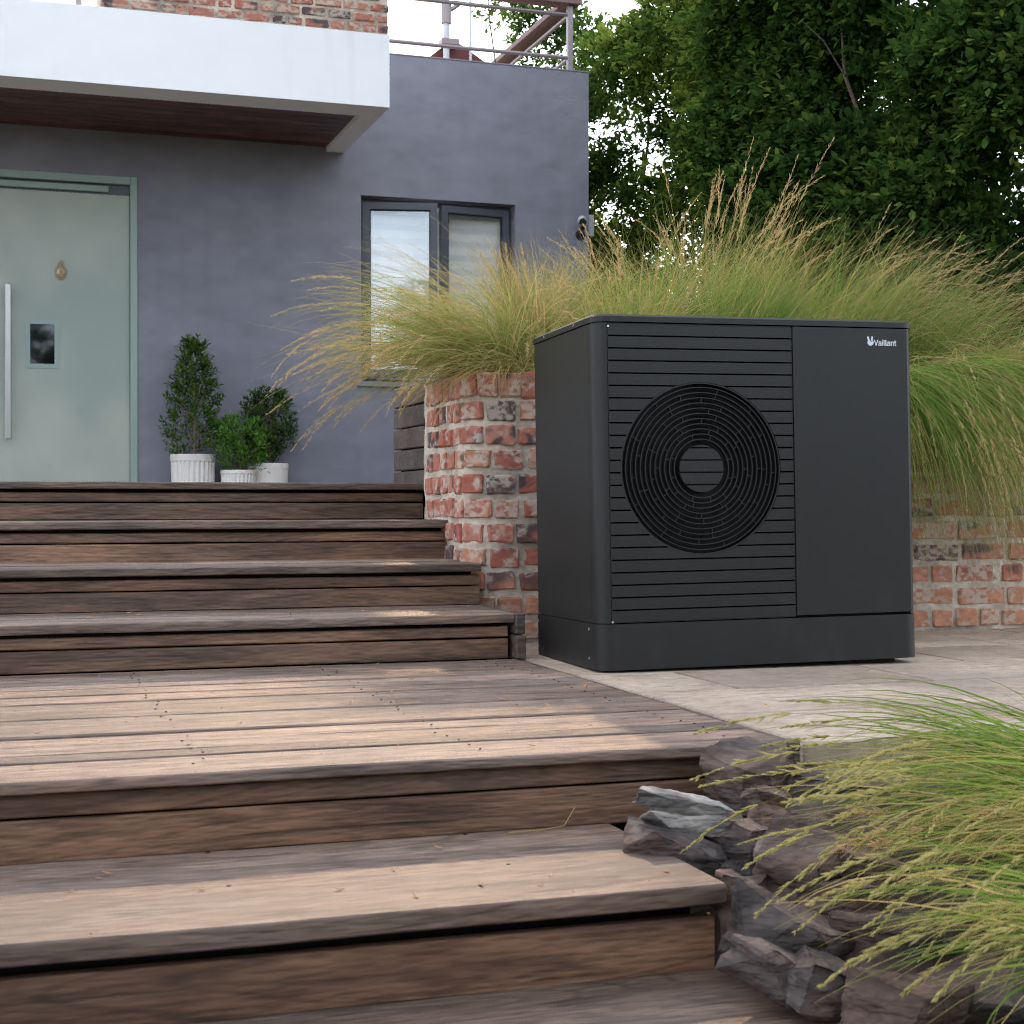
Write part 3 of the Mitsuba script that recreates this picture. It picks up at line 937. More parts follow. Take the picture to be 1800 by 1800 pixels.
def twigs(P, A, nleaf, Lt, leafL, wfrac, r, tone, tonejit=0.25, spread=0.9):
    """twigs from P along A, each with nleaf leaves set alternately"""
    n = len(P)
    A = A / np.linalg.norm(A, axis=1, keepdims=True)
    s = np.cross(A, r.normal(0, 1, (n, 3)))
    s /= np.linalg.norm(s, axis=1, keepdims=True)
    bases, dirs, tones = [], [], []
    for k in range(nleaf):
        t = (k + 0.6) / nleaf
        droop = np.array([0, 0, -0.25]) * t * t
        b = P + (A + droop) * (Lt * t)
        sg = 1 if k % 2 else -1
        ang = k * 2.4
        sd = s * math.cos(ang) + np.cross(A, s) * math.sin(ang)
        d = A * (0.55 + 0.4 * t) + sd * spread * (1.05 - 0.5 * t) + r.normal(0, 0.18, (n, 3))
        bases.append(b)
        dirs.append(d)
        tones.append(np.clip(tone + r.normal(0, tonejit * .65, n) + 0.28 * (t - 0.5), 0, 0.99))
    B, Dd, Tn = np.vstack(bases), np.vstack(dirs), np.concatenate(tones)
    L = leafL * r.uniform(0.65, 1.2, len(B))
    V, F = leaf_cloud(B, Dd, L, wfrac, r)
    uv = np.repeat(np.c_[Tn, np.full(len(Tn), .5)], 7, axis=0)
    return V, F, uv


def join(parts):
    V, F, U, o = [], [], [], 0
    for v, f, u in parts:
        V.append(v), F.append(f + o), U.append(u)
        o += len(v)
    return np.vstack(V), np.vstack(F), np.vstack(U)


def add_foliage(key, parts, m, smooth=False, kind='stuff'):
    V, F, U = join(parts)
    scene[key] = mikit.ply((V, F), m, smooth, uv=U)
    labels[key] = {'kind': kind}


# hedge: a face that recedes from right-near to left-far, 1.5 m deep
def hedge(name, label, a, b, depth, ztop, n, leafL, seed, thin=0.0, cat='hedge', tone0=0.45, z0=0.95, toward=0):
    r = np.random.default_rng(seed)
    a, b = np.array(a), np.array(b)
    L = np.linalg.norm(b - a)
    d = (b - a) / L
    nrm = np.array([d[1], -d[0]])
    if nrm @ (CAM[:2] - a) < 0:
        nrm = -nrm
    s = r.uniform(0, L, n)
    z = z0 + r.uniform(0, 1, n) ** 0.9 * (ztop(s / L) - z0)
    q = np.stack([s * 1.1, z * 1.1, np.full(n, seed * 3.1)], -1)
    bulge = (meshkit.fbm(q, 3) - 0.5) * 1.1 + (meshkit.fbm(q * 3.1, 2) - 0.5) * 0.35
    back = r.exponential(0.30, n)
    keep = back < depth
    hole = meshkit.fbm(q * 2.2 + 9, 3)
    keep &= hole > 0.385 + thin * 0.22
    off = bulge - back
    P = np.c_[a[0] + d[0] * s + nrm[0] * off, a[1] + d[1] * s + nrm[1] * off, z]
    A = np.c_[np.full(n, nrm[0]), np.full(n, nrm[1]), np.full(n, 0.25)] * 0.8 + r.normal(0, 0.55, (n, 3))
    tone = tone0 + 0.9 * (meshkit.fbm(q * 1.7 + 40, 3) - 0.5) + r.normal(0, .12, n)
    P, A, tone = P[keep], A[keep], tone[keep]
    key = thing(name, label, cat)
    add_foliage(key + '__foliage', [twigs(P, A, 8, 0.17, leafL, 0.56, r, tone)], 'mat_leaf')
    # stems and branches
    st = []
    for i in range(int(L / 0.55)):
        s0 = (i + 0.5) * 0.55 + r.uniform(-.1, .1)
        base = np.array([a[0] + d[0] * s0 - nrm[0] * 0.95, a[1] + d[1] * s0 - nrm[1] * 0.95, z0 - 0.1])
        pts = [base]
        dv = np.array([r.normal(0, .12), r.normal(0, .12), 1.0])
        for k in range(8):
            pts.append(pts[-1] + dv * (ztop(s0 / L) - z0) / 8.5)
            dv = dv + r.normal(0, .12, 3) * [1, 1, 0]
        st.append(polytube(pts, np.linspace(0.032, 0.006, len(pts)), 6))
        for k in range(7):
            p = pts[1 + k % 6]
            e = p + np.array([nrm[0] * 0.3 + r.normal(0, .3), nrm[1] * 0.3 + r.normal(0, .3), r.uniform(.1, .35)])
            st.append(polytube([p, (p + e) / 2 + [0, 0, .05], e], [0.007, 0.005, 0.002], 5))
    obj('branch', st, 'mat_bark', key, True, kind='stuff')
    return key


hedge('hedge', 'tall dense dark green hedge with glossy leaves at the right behind the grasses', (3.15, 7.2), (4.35, 2.3), 1.2, lambda t: 4.3 + 0.3 * np.sin(np.asarray(t) * 9) - 0.2 * np.asarray(t), 30000, 0.072, 21)
hedge('hedge', 'looser backlit hedge with small leaves and sky gaps beside the house corner', (2.98, 11.2), (4.1, 6.6), 1.0, lambda t: 4.9 + 0.35 * np.sin(np.asarray(t) * 11 + 1) - 0.1 * np.asarray(t), 17000, 0.068, 22, thin=0.2, tone0=0.74)


# far trees behind the roof
def tree(label, x, y, z0, ztop, rx, n, seed, leafL=0.07, bright=0.75, group=None):
    r = np.random.default_rng(seed)
    key = thing('tree', label, 'tree', group)
    dirs = r.normal(0, 1, (n, 3))
    dirs /= np.linalg.norm(dirs, axis=1, keepdims=True)
    rad = r.uniform(0.25, 1, n) ** 0.5
    q = dirs * 2.2 + seed
    rad = rad * (0.72 + 0.75 * (meshkit.fbm(q, 3) - 0.2))
    zc, zr = (z0 + ztop) / 2, (ztop - z0) / 2
    P = np.c_[x + dirs[:, 0] * rad * rx, y + dirs[:, 1] * rad * rx, zc + dirs[:, 2] * rad * zr]
    keep = meshkit.fbm(P * 1.6 + 3, 3) > 0.42
    P, dirs = P[keep], dirs[keep]
    A = dirs + r.normal(0, .5, P.shape) + [0, 0, .2]
    tone = bright + r.normal(0, .15, len(P))
    add_foliage(key + '__crown', [twigs(P, A, 7, 0.2, leafL, 0.5, r, tone)], 'mat_leaf')
    st = []
    tr = [np.array([x, y, 0.7 if y > 0 else -0.8])]
    for k in range(9):
        tr.append(tr[-1] + [r.normal(0, .08), r.normal(0, .08), (zc + zr * .5 - tr[0][2]) / 9])
    st.append(polytube(tr, np.linspace(.11, .03, len(tr)), 8))
    br = []
    for k in range(16):
        p = tr[4 + k % 6]
        e = p + r.normal(0, 1, 3) * [rx * .5, rx * .5, .3] + [0, 0, .6]
        br.append(polytube([p, (p + e) / 2 + [0, 0, .08], e], [.03, .02, .006], 5))
    obj('trunk', st, 'mat_bark', key, True)
    obj('branch', br, 'mat_bark', key, True, kind='stuff')


tree('sunlit yellow green tree behind the corner of the roof railing', 3.75, 13.2, 2.2, 5.0, 1.05, 1500, 31, 0.07, 0.9)


hedge('hedge', 'clipped garden hedge standing opposite the house across the path', (-7.5, -5.2), (6.5, -5.0), 0.9, lambda t: 1.75 + 0.1 * np.sin(np.asarray(t) * 20), 5200, 0.14, 23, z0=-0.7, toward=1)
tree('dark bushy tree behind the tall hedge near the right edge', 6.4, 7.0, 0.9, 4.8, 2.0, 3600, 33, 0.09, 0.4)
tree('broad garden tree opposite the house, mirrored in the small pane of the door', -2.6, -16, -0.3, 7.2, 2.4, 2600, 81, 0.2, 0.45)
tree('rounder garden tree opposite the house beside the mirrored broad tree', 1.6, -17, -0.3, 6.6, 2.3, 2400, 82, 0.2, 0.55)
# ------------------------------------------------------------------ grasses
def blades(r, base, az, phi0, phi1, L, w, tone, seg=9, pw=1.25, twist=0.35):
    """ribbons; az azimuth of lean, phi from vertical at root -> tip. Returns V,F,uv and tip frames"""
    n = len(base)
    t = np.linspace(0, 1, seg + 1)
    phi = phi0[:, None] + (phi1 - phi0)[:, None] * t[None] ** pw
    azz = az[:, None] + (r.normal(0, twist, n))[:, None] * t[None]
    dv = np.stack([np.sin(phi) * np.cos(azz), np.sin(phi) * np.sin(azz), np.cos(phi)], -1)
    step = (L / seg)[:, None, None]
    mid = (dv[:, 1:] + dv[:, :-1]) / 2 * step
    P = np.concatenate([base[:, None], base[:, None] + np.cumsum(mid, 1)], 1)
    sd = np.cross(dv, r.normal(0, 1, (n, 1, 3)))
    sd /= np.linalg.norm(sd, axis=-1, keepdims=True) + 1e-9
    prof = (1 - t ** 1.6 * 0.88) * np.minimum(1, 0.55 + t * 3)
    hw = (w / 2)[:, None, None] * prof[None, :, None]
    V = np.stack([P - sd * hw, P + sd * hw], 2).reshape(-1, 3)
    k = (seg + 1) * 2
    b = np.arange(seg) * 2
    tri = np.concatenate([np.stack([b, b + 1, b + 3], 1), np.stack([b, b + 3, b + 2], 1)])
    F = (np.arange(n)[:, None, None] * k + tri[None]).reshape(-1, 3)
    uv = np.stack([np.repeat(tone[:, None], seg + 1, 1), np.repeat(t[None], n, 0)], -1)
    uv = np.repeat(uv[:, :, None], 2, 2).reshape(-1, 2)
    return V, F, uv, P, dv


def plume(r, P, dv, frac, nsp, ls, ws, open_=0.28):
    """feathery seed heads along the last part of the stems P (n, seg+1, 3)"""
    n, m = P.shape[:2]
    t0 = 1 - frac
    u = t0 + frac * (r.random((n, nsp)) ** 0.85)
    f = u * (m - 1)
    i = np.minimum(f.astype(int), m - 2)
    w_ = (f - i)[..., None]
    idx = np.arange(n)[:, None]
    b = P[idx, i] * (1 - w_) + P[idx, i + 1] * w_
    d = dv[idx, i] * (1 - w_) + dv[idx, i + 1] * w_
    b, d = b.reshape(-1, 3), d.reshape(-1, 3)
    d = d + r.normal(0, open_, d.shape)
    d /= np.linalg.norm(d, axis=1, keepdims=True)
    taper = (1.15 - ((u - t0) / frac) * 0.75).reshape(-1)
    L = ls * r.uniform(.6, 1.2, len(b)) * taper
    s = np.cross(d, r.normal(0, 1, d.shape))
    s /= np.linalg.norm(s, axis=1, keepdims=True)
    V = np.stack([b, b + d * (L * .5)[:, None] + s * ws, b + d * (L * .5)[:, None] - s * ws, b + d * L[:, None]], 1).reshape(-1, 3)
    F = (np.arange(len(b))[:, None, None] * 4 + np.array([[0, 1, 2], [1, 3, 2]])[None]).reshape(-1, 3)
    return V, F, np.tile([.7, .5], (len(V), 1))


def tussock(label, x, y, z, n, rad, L, azmean, azspread, p0, p1, tone, seed, w=0.0033, nstem=40, stemL=None, sp0=None, sp1=None, group=None,
            plume_mat='mat_plume', pf=0.27, nsp=64, ls=0.032, ws=0.0012, pw=1.25, open_=0.2, seg=9, dry=0.25, sway=0.0, name='grass_tussock', stem_az=None):
    r = np.random.default_rng(seed)
    key = thing(name, label, 'grass', group)
    R = rad * np.sqrt(r.random(n))
    th = r.uniform(0, 2 * np.pi, n)
    base = np.c_[x + R * np.cos(th), y + R * np.sin(th), np.full(n, z)]
    az = np.where(r.random(n) < 0.75, math.radians(azmean) + r.normal(0, math.radians(azspread), n), th)
    a, b_ = r.uniform(*np.radians(p0), n), r.uniform(*np.radians(p1), n)
    tn = np.clip(r.normal(tone, 0.13, n), 0.02, .98)
    tn = np.where(r.random(n) < dry, np.clip(r.normal(.75, .12, n), 0, 1), tn)
    LL = r.uniform(*L, n)
    v, f, u, P, dv = blades(r, base, az, a, b_, LL, w * r.uniform(.7, 1.25, n), tn, seg, pw)
    add_foliage(key + '__blades', [(v, f, u)], 'mat_grass')
    if nstem:
        R = rad * 0.7 * np.sqrt(r.random(nstem))
        th = r.uniform(0, 2 * np.pi, nstem)
        base = np.c_[x + R * np.cos(th), y + R * np.sin(th), np.full(nstem, z)]
        az = math.radians(stem_az if stem_az is not None else azmean) + r.normal(0, math.radians(azspread * .8), nstem)
        a = r.uniform(*np.radians(sp0 or p0), nstem)
        b_ = r.uniform(*np.radians(sp1 or p1), nstem)
        LL = r.uniform(*(stemL or L), nstem)
        v, f, u, P, dv = blades(r, base, az, a, b_, LL, np.full(nstem, .0022), np.clip(r.normal(.55, .12, nstem), 0, 1), 12, pw + .35, .2)
        add_foliage(key + '__stems', [(v, f, u)], 'mat_grass')
        add_foliage(key + '__seed_heads', [plume(r, P, dv, pf, nsp, ls, ws, open_)], plume_mat)
    return key


ZG = 0.962
tussock('straw coloured grass tussock at the left brick corner arching out over the window', 0.27, 2.66, ZG, 1500, 0.15, (0.4, 0.92), 190, 34, (22, 76), (80, 150), 0.46, 41, nstem=56, stemL=(0.6, 1.0), sp0=(48, 84), sp1=(104, 152), dry=0.45)
tussock('dry blond upright grass tussock just right of the brick corner', 0.42, 2.72, ZG, 1100, 0.12, (0.3, 0.6), 120, 80, (0, 28), (12, 65), 0.6, 42, nstem=18, stemL=(0.42, 0.62), sp0=(0, 20), sp1=(8, 50), dry=0.55)
tussock('low pale grass tussock spilling over the brick edge left of the heat pump', 0.22, 2.48, ZG, 240, 0.10, (0.25, 0.5), 215, 40, (40, 80), (110, 165), 0.60, 43, nstem=18, stemL=(.5, .8), dry=0.5, pw=.9)
tussock('green grass tussock behind the left half of the heat pump', 0.86, 2.75, ZG, 1400, 0.2, (0.35, 0.72), 60, 75, (0, 35), (25, 95), 0.36, 44, nstem=22, stemL=(.6, .85), sp0=(0, 28), sp1=(15, 80))
tussock('fresh green grass tussock behind the top edge of the heat pump', 1.15, 2.62, ZG, 1400, 0.2, (0.3, 0.62), 20, 80, (0, 40), (30, 100), 0.26, 45, nstem=20, stemL=(.55, .9), sp0=(0, 25), sp1=(20, 80), dry=.15)
tussock('tallest grass tussock with plumes standing up against the dark hedge', 1.28, 3.0, ZG, 1500, 0.22, (0.45, 0.85), 20, 50, (0, 30), (20, 80), 0.38, 46, nstem=32, stemL=(.8, 1.16), sp0=(2, 22), sp1=(20, 72), pf=.28, ls=.04)
tussock('wind swept grass tussock leaning right towards the hedge', 1.68, 2.85, ZG, 1500, 0.22, (0.45, 0.88), 0, 42, (5, 45), (40, 110), 0.40, 47, nstem=46, stemL=(.65, 1.02), sp0=(10, 40), sp1=(45, 112))
tussock('green grass tussock cascading down beside the right side of the heat pump', 1.60, 2.40, ZG, 1900, 0.15, (0.55, 1.2), -66, 30, (55, 88), (160, 179), 0.34, 48, nstem=70, stemL=(.75, 1.2), sp0=(55, 85), sp1=(158, 176), dry=.16, pw=.62)
tussock('dense grass tussock hanging over the brick wall at the right', 1.98, 2.44, ZG, 1700, 0.18, (0.4, 0.85), -50, 36, (40, 80), (130, 172), 0.36, 49, nstem=46, stemL=(.55, .9), sp0=(45, 75), sp1=(130, 170), dry=.22, pw=.75)
tussock('yellowing grass tussock at the right edge above the brick wall', 2.38, 2.52, ZG, 1600, 0.2, (0.35, 0.7), -60, 45, (20, 70), (95, 165), 0.55, 50, nstem=34, stemL=(.45, .75), dry=.4, pw=.95)
tussock('grass tussock leaning right in front of the lower hedge', 2.15, 2.95, ZG, 1500, 0.22, (0.4, 0.8), -10, 50, (5, 50), (45, 115), 0.42, 51, nstem=40, stemL=(.6, .92), sp0=(10, 45), sp1=(45, 110))
tussock('short grass tussock between the blond and the fresh green tussocks', 0.66, 2.48, ZG, 1000, 0.15, (0.25, 0.5), 250, 80, (0, 45), (30, 120), 0.42, 52, nstem=12, stemL=(.4, .6))
# strappy plant near the wall corner
tussock('dark green strappy leaved plant below the security camera', 2.2, 6.6, 0.92, 260, 0.2, (0.8, 1.3), 120, 90, (0, 30), (20, 70), 0.05, 53, w=0.02, nstem=0, dry=0.02, name='strap_leaf_plant')
tussock('second dark strappy plant at the foot of the loose hedge', 3.0, 6.9, 0.92, 220, 0.2, (0.6, 1.0), 60, 90, (0, 35), (20, 80), 0.08, 54, w=0.02, nstem=0, dry=0.02, name='strap_leaf_plant')

# foreground tussocks, rooted on the bank at the right
FG = dict(plume_mat='mat_plume_green', w=0.0052, nsp=64, ls=0.026, ws=0.0018, pf=.19, open_=.16)
tussock('foreground green grass tussock at the right edge arching over the paving', 0.58, -0.42, -0.15, 420, 0.14, (0.4, 0.78), 176, 22, (38, 74), (90, 118), 0.2, 61, nstem=22, stemL=(.62, .92), sp0=(54, 72), sp1=(94, 122), dry=.12, **FG)
tussock('foreground grass tussock with nodding seed heads over the slate rocks', 0.48, -0.70, -0.15, 400, 0.16, (0.38, 0.82), 180, 20, (45, 78), (92, 128), 0.36, 62, nstem=40, stemL=(.6, 1.06), sp0=(50, 72), sp1=(100, 138), dry=.2, **FG)
tussock('foreground grass tussock in the lower right corner drooping over dark rocks', 0.07, -1.14, -0.17, 190, 0.13, (0.3, 0.58), 172, 24, (40, 76), (95, 135), 0.34, 63, nstem=22, stemL=(.4, .7), sp0=(45, 68), sp1=(98, 134), dry=.2, **FG)
tussock('dry straw tuft lying among the foreground grasses', 0.36, -0.66, -0.13, 330, 0.1, (0.2, 0.44), 187, 22, (55, 80), (95, 125), 0.72, 64, nstem=14, stemL=(.35, .58), dry=.7, **{**FG, 'plume_mat': 'mat_plume', 'nsp': 90, 'open_': .25})
tussock('small green tuft at the right edge of the paving', 1.36, 0.0, -0.06, 600, 0.14, (0.35, 0.6), 175, 32, (35, 70), (75, 112), 0.14, 65, nstem=0, dry=.1, **FG)


# ------------------------------------------------------------------ slate rocks
def rock(label, c, dims, rot, kind, seed, group=None, flat=0.0):
    r = np.random.default_rng(seed)
    d = np.array(dims) / 2
    pts = []
    for sx in (-1, 1):
        for sy in (-1, 1):
            for sz in (-1, 1):
                for _ in range(2):
                    t_ = r.uniform(.25, 1.05)
                    pts.append(np.array([sx * t_, sy * r.uniform(.95, 1.25) * (1.18 - t_ * .6), sz * r.uniform(.45, 1.05)]) * d)
    m = trimesh.convex.convex_hull(np.array(pts))
    v, f = trimesh.remesh.subdivide_to_size(m.vertices, m.faces, max(0.018, max(dims) / 14))
    m = trimesh.Trimesh(v, f, process=True)
    v = m.vertices
    nrm = m.vertex_normals
    strata = meshkit.noise(np.stack([v[:, 2] * 55 + seed, v[:, 0] * 4, v[:, 1] * 4], -1)) - 0.5
    lumps = meshkit.fbm(v * 14 + seed * 3.3, 3) - 0.5
    horiz = 1 - np.abs(nrm[:, 2])
    m.vertices = v + nrm * (strata * 0.024 * horiz + lumps * 0.017 + 0.009 * (meshkit.fbm(v * 45 + seed, 2) - 0.5))[:, None]
    Mx = trimesh.transformations.euler_matrix(*np.radians(rot), 'sxyz')
    Mx[:3, 3] = c
    m.apply_transform(Mx)
    k = thing('slate_rock', label, 'rock', group)
    m2 = trimesh.graph.smooth_shade(m, angle=math.radians(22), facet_minarea=None)
    scene[k] = mikit.ply(m2, 'mat_slate', True, uv=np.tile([nuid() + .5, kind], (len(m2.vertices), 1)))


rocks = [
    ('large dark angular slate block under the corner of the landing', (-0.1307, -0.1000, -0.0626), (0.19, 0.15, 0.13), (8, -6, 20), 0.05),
    ('pale weathered log shaped slate lying against the landing riser', (-0.3129, -0.2000, -0.0834), (0.235, 0.07, 0.036), (6, 13, -8), 1.0),
    ('beige flat slate under the pale log shaped slate', (-0.3127, -0.2100, -0.1164), (0.19, 0.09, 0.036), (0, 8, -6), 0.85),
    ('long grey slate wedged beside the end of the lower tread', (-0.3465, -0.2600, -0.1599), (0.24, 0.12, 0.075), (4, 17, -25), 0.12),
    ('flat brown slate slab leaning up among the grey rocks', (-0.2197, -0.3600, -0.0805), (0.115, 0.035, 0.115), (-28, 14, 25), 0.55),
    ('blue grey upright slate left of the rounded brown rock', (-0.3013, -0.4200, -0.1441), (0.075, 0.07, 0.15), (6, 8, 30), 0.02),
    ('brown topped rounded slate in the middle of the bank', (-0.2449, -0.5000, -0.1337), (0.13, 0.12, 0.12), (20, -15, 35), 0.32),
    ('small tan slate at the right end of the lower tread', (-0.3571, -0.4600, -0.1811), (0.05, 0.05, 0.085), (0, 20, 10), 0.45),
    ('broad slate with a flat brown top under the grass', (-0.1079, -0.4600, -0.1628), (0.22, 0.17, 0.10), (6, 14, 10), 0.42),
    ('dark brown slate below the flat brown topped slate', (-0.1898, -0.5600, -0.2099), (0.16, 0.14, 0.13), (0, 10, 40), 0.3),
    ('wide dark slate slab in the middle of the lower bank', (-0.3087, -0.6200, -0.2228), (0.25, 0.15, 0.11), (8, 20, 12), 0.12),
    ('dark slate standing behind the end of the lower riser', (-0.3497, -0.5000, -0.2165), (0.07, 0.08, 0.15), (4, 0, 30), 0.2),
    ('low slate slab resting beside the bottom boards', (-0.3739, -0.7200, -0.2603), (0.21, 0.12, 0.075), (8, 27, 8), 0.25),
    ('lowest long slate slab sloping towards the bottom edge', (-0.2969, -0.7600, -0.2831), (0.30, 0.14, 0.085), (6, 26, 4), 0.15),
    ('large dark slate at the lower right under the seed heads', (-0.1186, -0.6600, -0.2624), (0.26, 0.2, 0.16), (0, 8, 20), 0.18),
    ('dark slate in the bottom right corner', (-0.0829, -0.8000, -0.3089), (0.24, 0.2, 0.15), (6, 6, -10), 0.1),
    ('brownish slate at the bottom beside the corner rock', (-0.2574, -0.8600, -0.2813), (0.2, 0.16, 0.12), (0, 12, 30), 0.35),
    ('dark slate at the right edge under the tussock', (0.1046, -0.6000, -0.2394), (0.22, 0.2, 0.18), (0, 0, 15), 0.2),
    ('grey slate just below the front edge of the paving', (0.0158, -0.1200, -0.0941), (0.2, 0.14, 0.10), (0, 6, 8), 0.2),
    ('slate half hidden under grass right of the brown slab', (0.1381, -0.2000, -0.1271), (0.24, 0.16, 0.13), (0, 4, -8), 0.3),
    ('slate behind the grass near the right edge', (0.2687, -0.3000, -0.1726), (0.26, 0.2, 0.15), (0, 4, 12), 0.15),
]
for i, (lab, p, dims, rot, kd) in enumerate(rocks):
    rock(lab, p, dims, rot, kd, 100 + i)
# filler stones deeper in the bank
r = np.random.default_rng(77)
for i in range(16):
    xx, yy = r.uniform(-0.3, 0.5), r.uniform(-1.1, -0.1)
    zz = float(bank_z(np.array([xx]), np.array([yy]))[0])
    rock('small dark slate filling a gap in the bank', (xx, yy, zz), r.uniform(.06, .12, 3) * [1.3, 1, .7], r.uniform(-25, 25, 3), float(r.uniform(0, .4)), 200 + i, 'small filler slates in the bank')


# ------------------------------------------------------------------ pots and plants
def pot(label, x, y, R, Hh, fl, seed):
    k = thing('plant_pot', label, 'plant pot')
    prof = [(R * .90, 0.0), (R * .93, .01)]
    zs = np.linspace(.02, Hh * .80, 4)
    prof += [(R * (.94 + .05 * z / Hh), z) for z in zs] + [(R * .985, Hh * .81), (R * 1.0, Hh * .83), (R, Hh - .006), (R * .985, Hh), (R * .90, Hh), (R * .88, Hh - .03), (0.001, Hh - .03)]
    n = 26 * 8
    m = lathe(prof, n, (26, .015, Hh * .805, R * .06) if fl else None)
    m.apply_translation([x, y, 0.582])
    obj('body', m, 'mat_ceramic', k, 35)
    s = trimesh.creation.cylinder(R * .87, .01, sections=30)
    s.apply_translation([x, y, 0.582 + Hh - .025])
    obj('soil', s, 'mat_soil', k)


def bush(label, x, y, z, Hh, R, n, seed, leafL, cone, m='mat_leaf', tone=.6, nl=8, tw=.10):
    r = np.random.default_rng(seed)
    k = thing('potted_shrub', label, 'plant')
    t = r.random(n) ** .8
    if cone:
        rr = R * (1 - t ** 1.25) * (0.65 + .5 * r.random(n)) + .012
    else:
        rr = R * np.sqrt(np.clip(1 - (t * 1.6 - .75) ** 2, 0.03, 1)) * (0.4 + .6 * r.random(n))
    th = r.uniform(0, 2 * np.pi, n)
    lob = 0.55 + .9 * meshkit.noise(np.stack([np.cos(th) * 1.6 + seed, np.sin(th) * 1.6, t * 4], -1))
    rr = rr * lob
    P = np.c_[x + rr * .75 * np.cos(th), y + rr * .75 * np.sin(th), z + t * Hh * .93]
    A = np.c_[np.cos(th) * .55, np.sin(th) * .55, np.full(n, .75)] + r.normal(0, .25, (n, 3))
    add_foliage(k + '__foliage', [twigs(P, A, nl, tw, leafL, .42, r, tone + r.normal(0, .12, n), spread=.8)], m)
    st = [polytube([(x, y, z - .02), (x + .01, y, z + Hh * .4), (x + r.normal(0, .02), y, z + Hh * .86)], [.012, .008, .003], 6)]
    for i in range(14):
        j = r.integers(0, n)
        st.append(polytube([(x, y, z + t[j] * Hh * .5), P[j]], [.006, .003], 5))
    obj('stem', st, 'mat_bark', k, True, kind='stuff')


YPT = F_ - 0.28
pot('large fluted white pot holding the tall conical shrub', -0.243, YPT, 0.158, 0.258, True, 1)
pot('small low fluted white pot in the middle of the three', 0.062, YPT - 0.09, 0.125, 0.148, True, 2)
pot('smooth cream pot on the right of the three pots', 0.292, YPT + .02, 0.145, 0.20, False, 3)
bush('tall conical green shrub in the largest fluted pot', -0.235, YPT, 0.80, 0.87, 0.24, 420, 71, .036, True, tone=.62)
bush('bright green herb bush in the small middle pot', 0.075, YPT - .09, 0.72, 0.36, 0.21, 260, 72, .042, False, 'mat_bright_leaf', tone=.9, nl=7)
bush('dark green upright shrub in the smooth cream pot', 0.295, YPT + .02, 0.76, 0.54, 0.2, 380, 73, .034, False, tone=.45)

# ------------------------------------------------------------------ dry leaves and bits
def dry_leaf(label, p, L, w, az, seed):
    r = np.random.default_rng(seed)
    t = np.linspace(0, 1, 9)
    c = np.c_[t * L, .10 * L * np.sin(t * 3), .012 * np.sin(t * 3.1) + .004]
    hw = w / 2 * np.sin(np.pi * np.clip(t, .03, .97)) ** .8
    A = c + np.c_[0 * t, hw, hw * .5]
    B = c - np.c_[0 * t, hw, -hw * .5]
    V = np.stack([A, c, B], 1).reshape(-1, 3)
    F = []
    for i in range(8):
        for j in (0, 1):
            a = i * 3 + j
            F += [(a, a + 1, a + 4), (a, a + 4, a + 3)]
    V2 = np.vstack([V, V - [0, 0, .0012]])
    F2 = F + [(a + 27, c_ + 27, b + 27) for a, b, c_ in F]
    m = trimesh.Trimesh(V2, F2, process=False)
    m.apply_transform(trimesh.transformations.rotation_matrix(math.radians(az), [0, 0, 1]))
    m.apply_translation(p)
    k = thing('dry_leaf', label, 'leaf')
    scene[k] = mikit.ply(m, 'mat_dry_leaf', True)


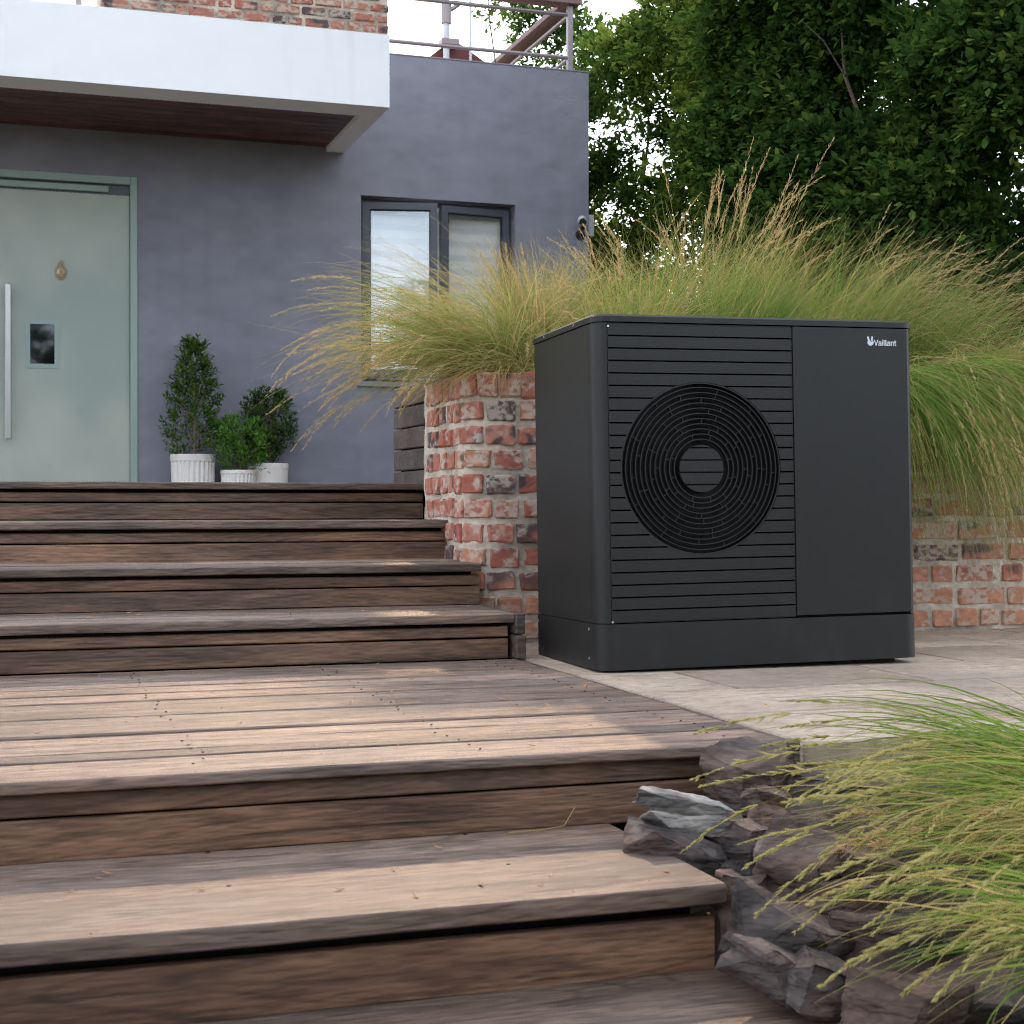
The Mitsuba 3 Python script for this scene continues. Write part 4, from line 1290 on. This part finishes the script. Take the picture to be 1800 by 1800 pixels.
dry_leaf('curled orange brown leaf lying on the bottom boards', (-0.36, -0.66, -0.307), .09, .022, -75, 1)
dry_leaf('small tan scrap of leaf on the bottom boards by the rocks', (-0.36, -0.55, -0.307), .03, .015, 10, 2)
dry_leaf('brown crumpled leaf caught beside the large dark slate block', (-0.20, -0.05, -0.11), .05, .03, 30, 3)
dry_leaf('tiny dry leaf on the landing boards near the heat pump', (-0.10, 0.9, 0.0015), .02, .012, 60, 4)
k = thing('grass_straw', 'thin curved straw fallen on the lower tread near the rocks', 'straw')
scene[k] = mikit.ply(polytube([(-0.62, -0.03, -0.150), (-0.56, -0.04, -0.147), (-0.50, -0.02, -0.146), (-0.47, 0.0, -0.115)], .0011, 5), 'mat_plume', True)

r = np.random.default_rng(5)
VV, FF = [], []
for i in range(110):
    a = r.random()
    if a < .4:
        c = [r.uniform(-1.6, -.05), r.uniform(.02, 1.75), .003]
    elif a < .6:
        c = [r.uniform(-1.5, -.45), r.uniform(-.5, 0.0), -R2 + .003]
    elif a < .85:
        c = [r.uniform(.05, 2.2), r.uniform(0, 2.3), .002]
    else:
        c = [r.uniform(-1.5, -.05), Y4 + r.uniform(.05, .4), R_ + .003]
    L_, t = r.uniform(.004, .013), r.uniform(0, 6.28)
    u, v = np.array([math.cos(t), math.sin(t), 0]) * L_, np.array([-math.sin(t), math.cos(t), .2]) * L_ * .3
    k0 = len(VV)
    VV += [c - u, c + v, c + u + [0, 0, L_ * .4], c - v]
    FF += [(k0, k0 + 1, k0 + 2), (k0, k0 + 2, k0 + 3)]
k = thing('leaf_litter', 'tiny dry leaf scraps scattered over the boards and paving', kind='stuff')
scene[k] = mikit.ply(trimesh.Trimesh(VV, FF, process=False), 'mat_dry_leaf')
nails = []
for yb in (0.10, 0.235, 0.34, 0.46, 0.59, 0.73, 0.87, 1.01, 1.155, 1.30, 1.415, 1.515, 1.62, 1.74):
    for x in np.arange(-1.75, -0.05, 0.55):
        for dy in (-.028, .028):
            nails.append(trimesh.creation.cylinder(.0028, .002, sections=8, transform=trimesh.transformations.translation_matrix([x + r.normal(0, .01), yb + dy, .0016])))
for yb, zz in ((-.06, -R2), (-.33, -R2)):
    for x in np.arange(-1.7, -0.4, 0.5):
        nails.append(trimesh.creation.cylinder(.004, .002, sections=8, transform=trimesh.transformations.translation_matrix([x, yb + .06, zz + .0016])))
obj('nail', nails, 'mat_unit_dark', land, kind='stuff')
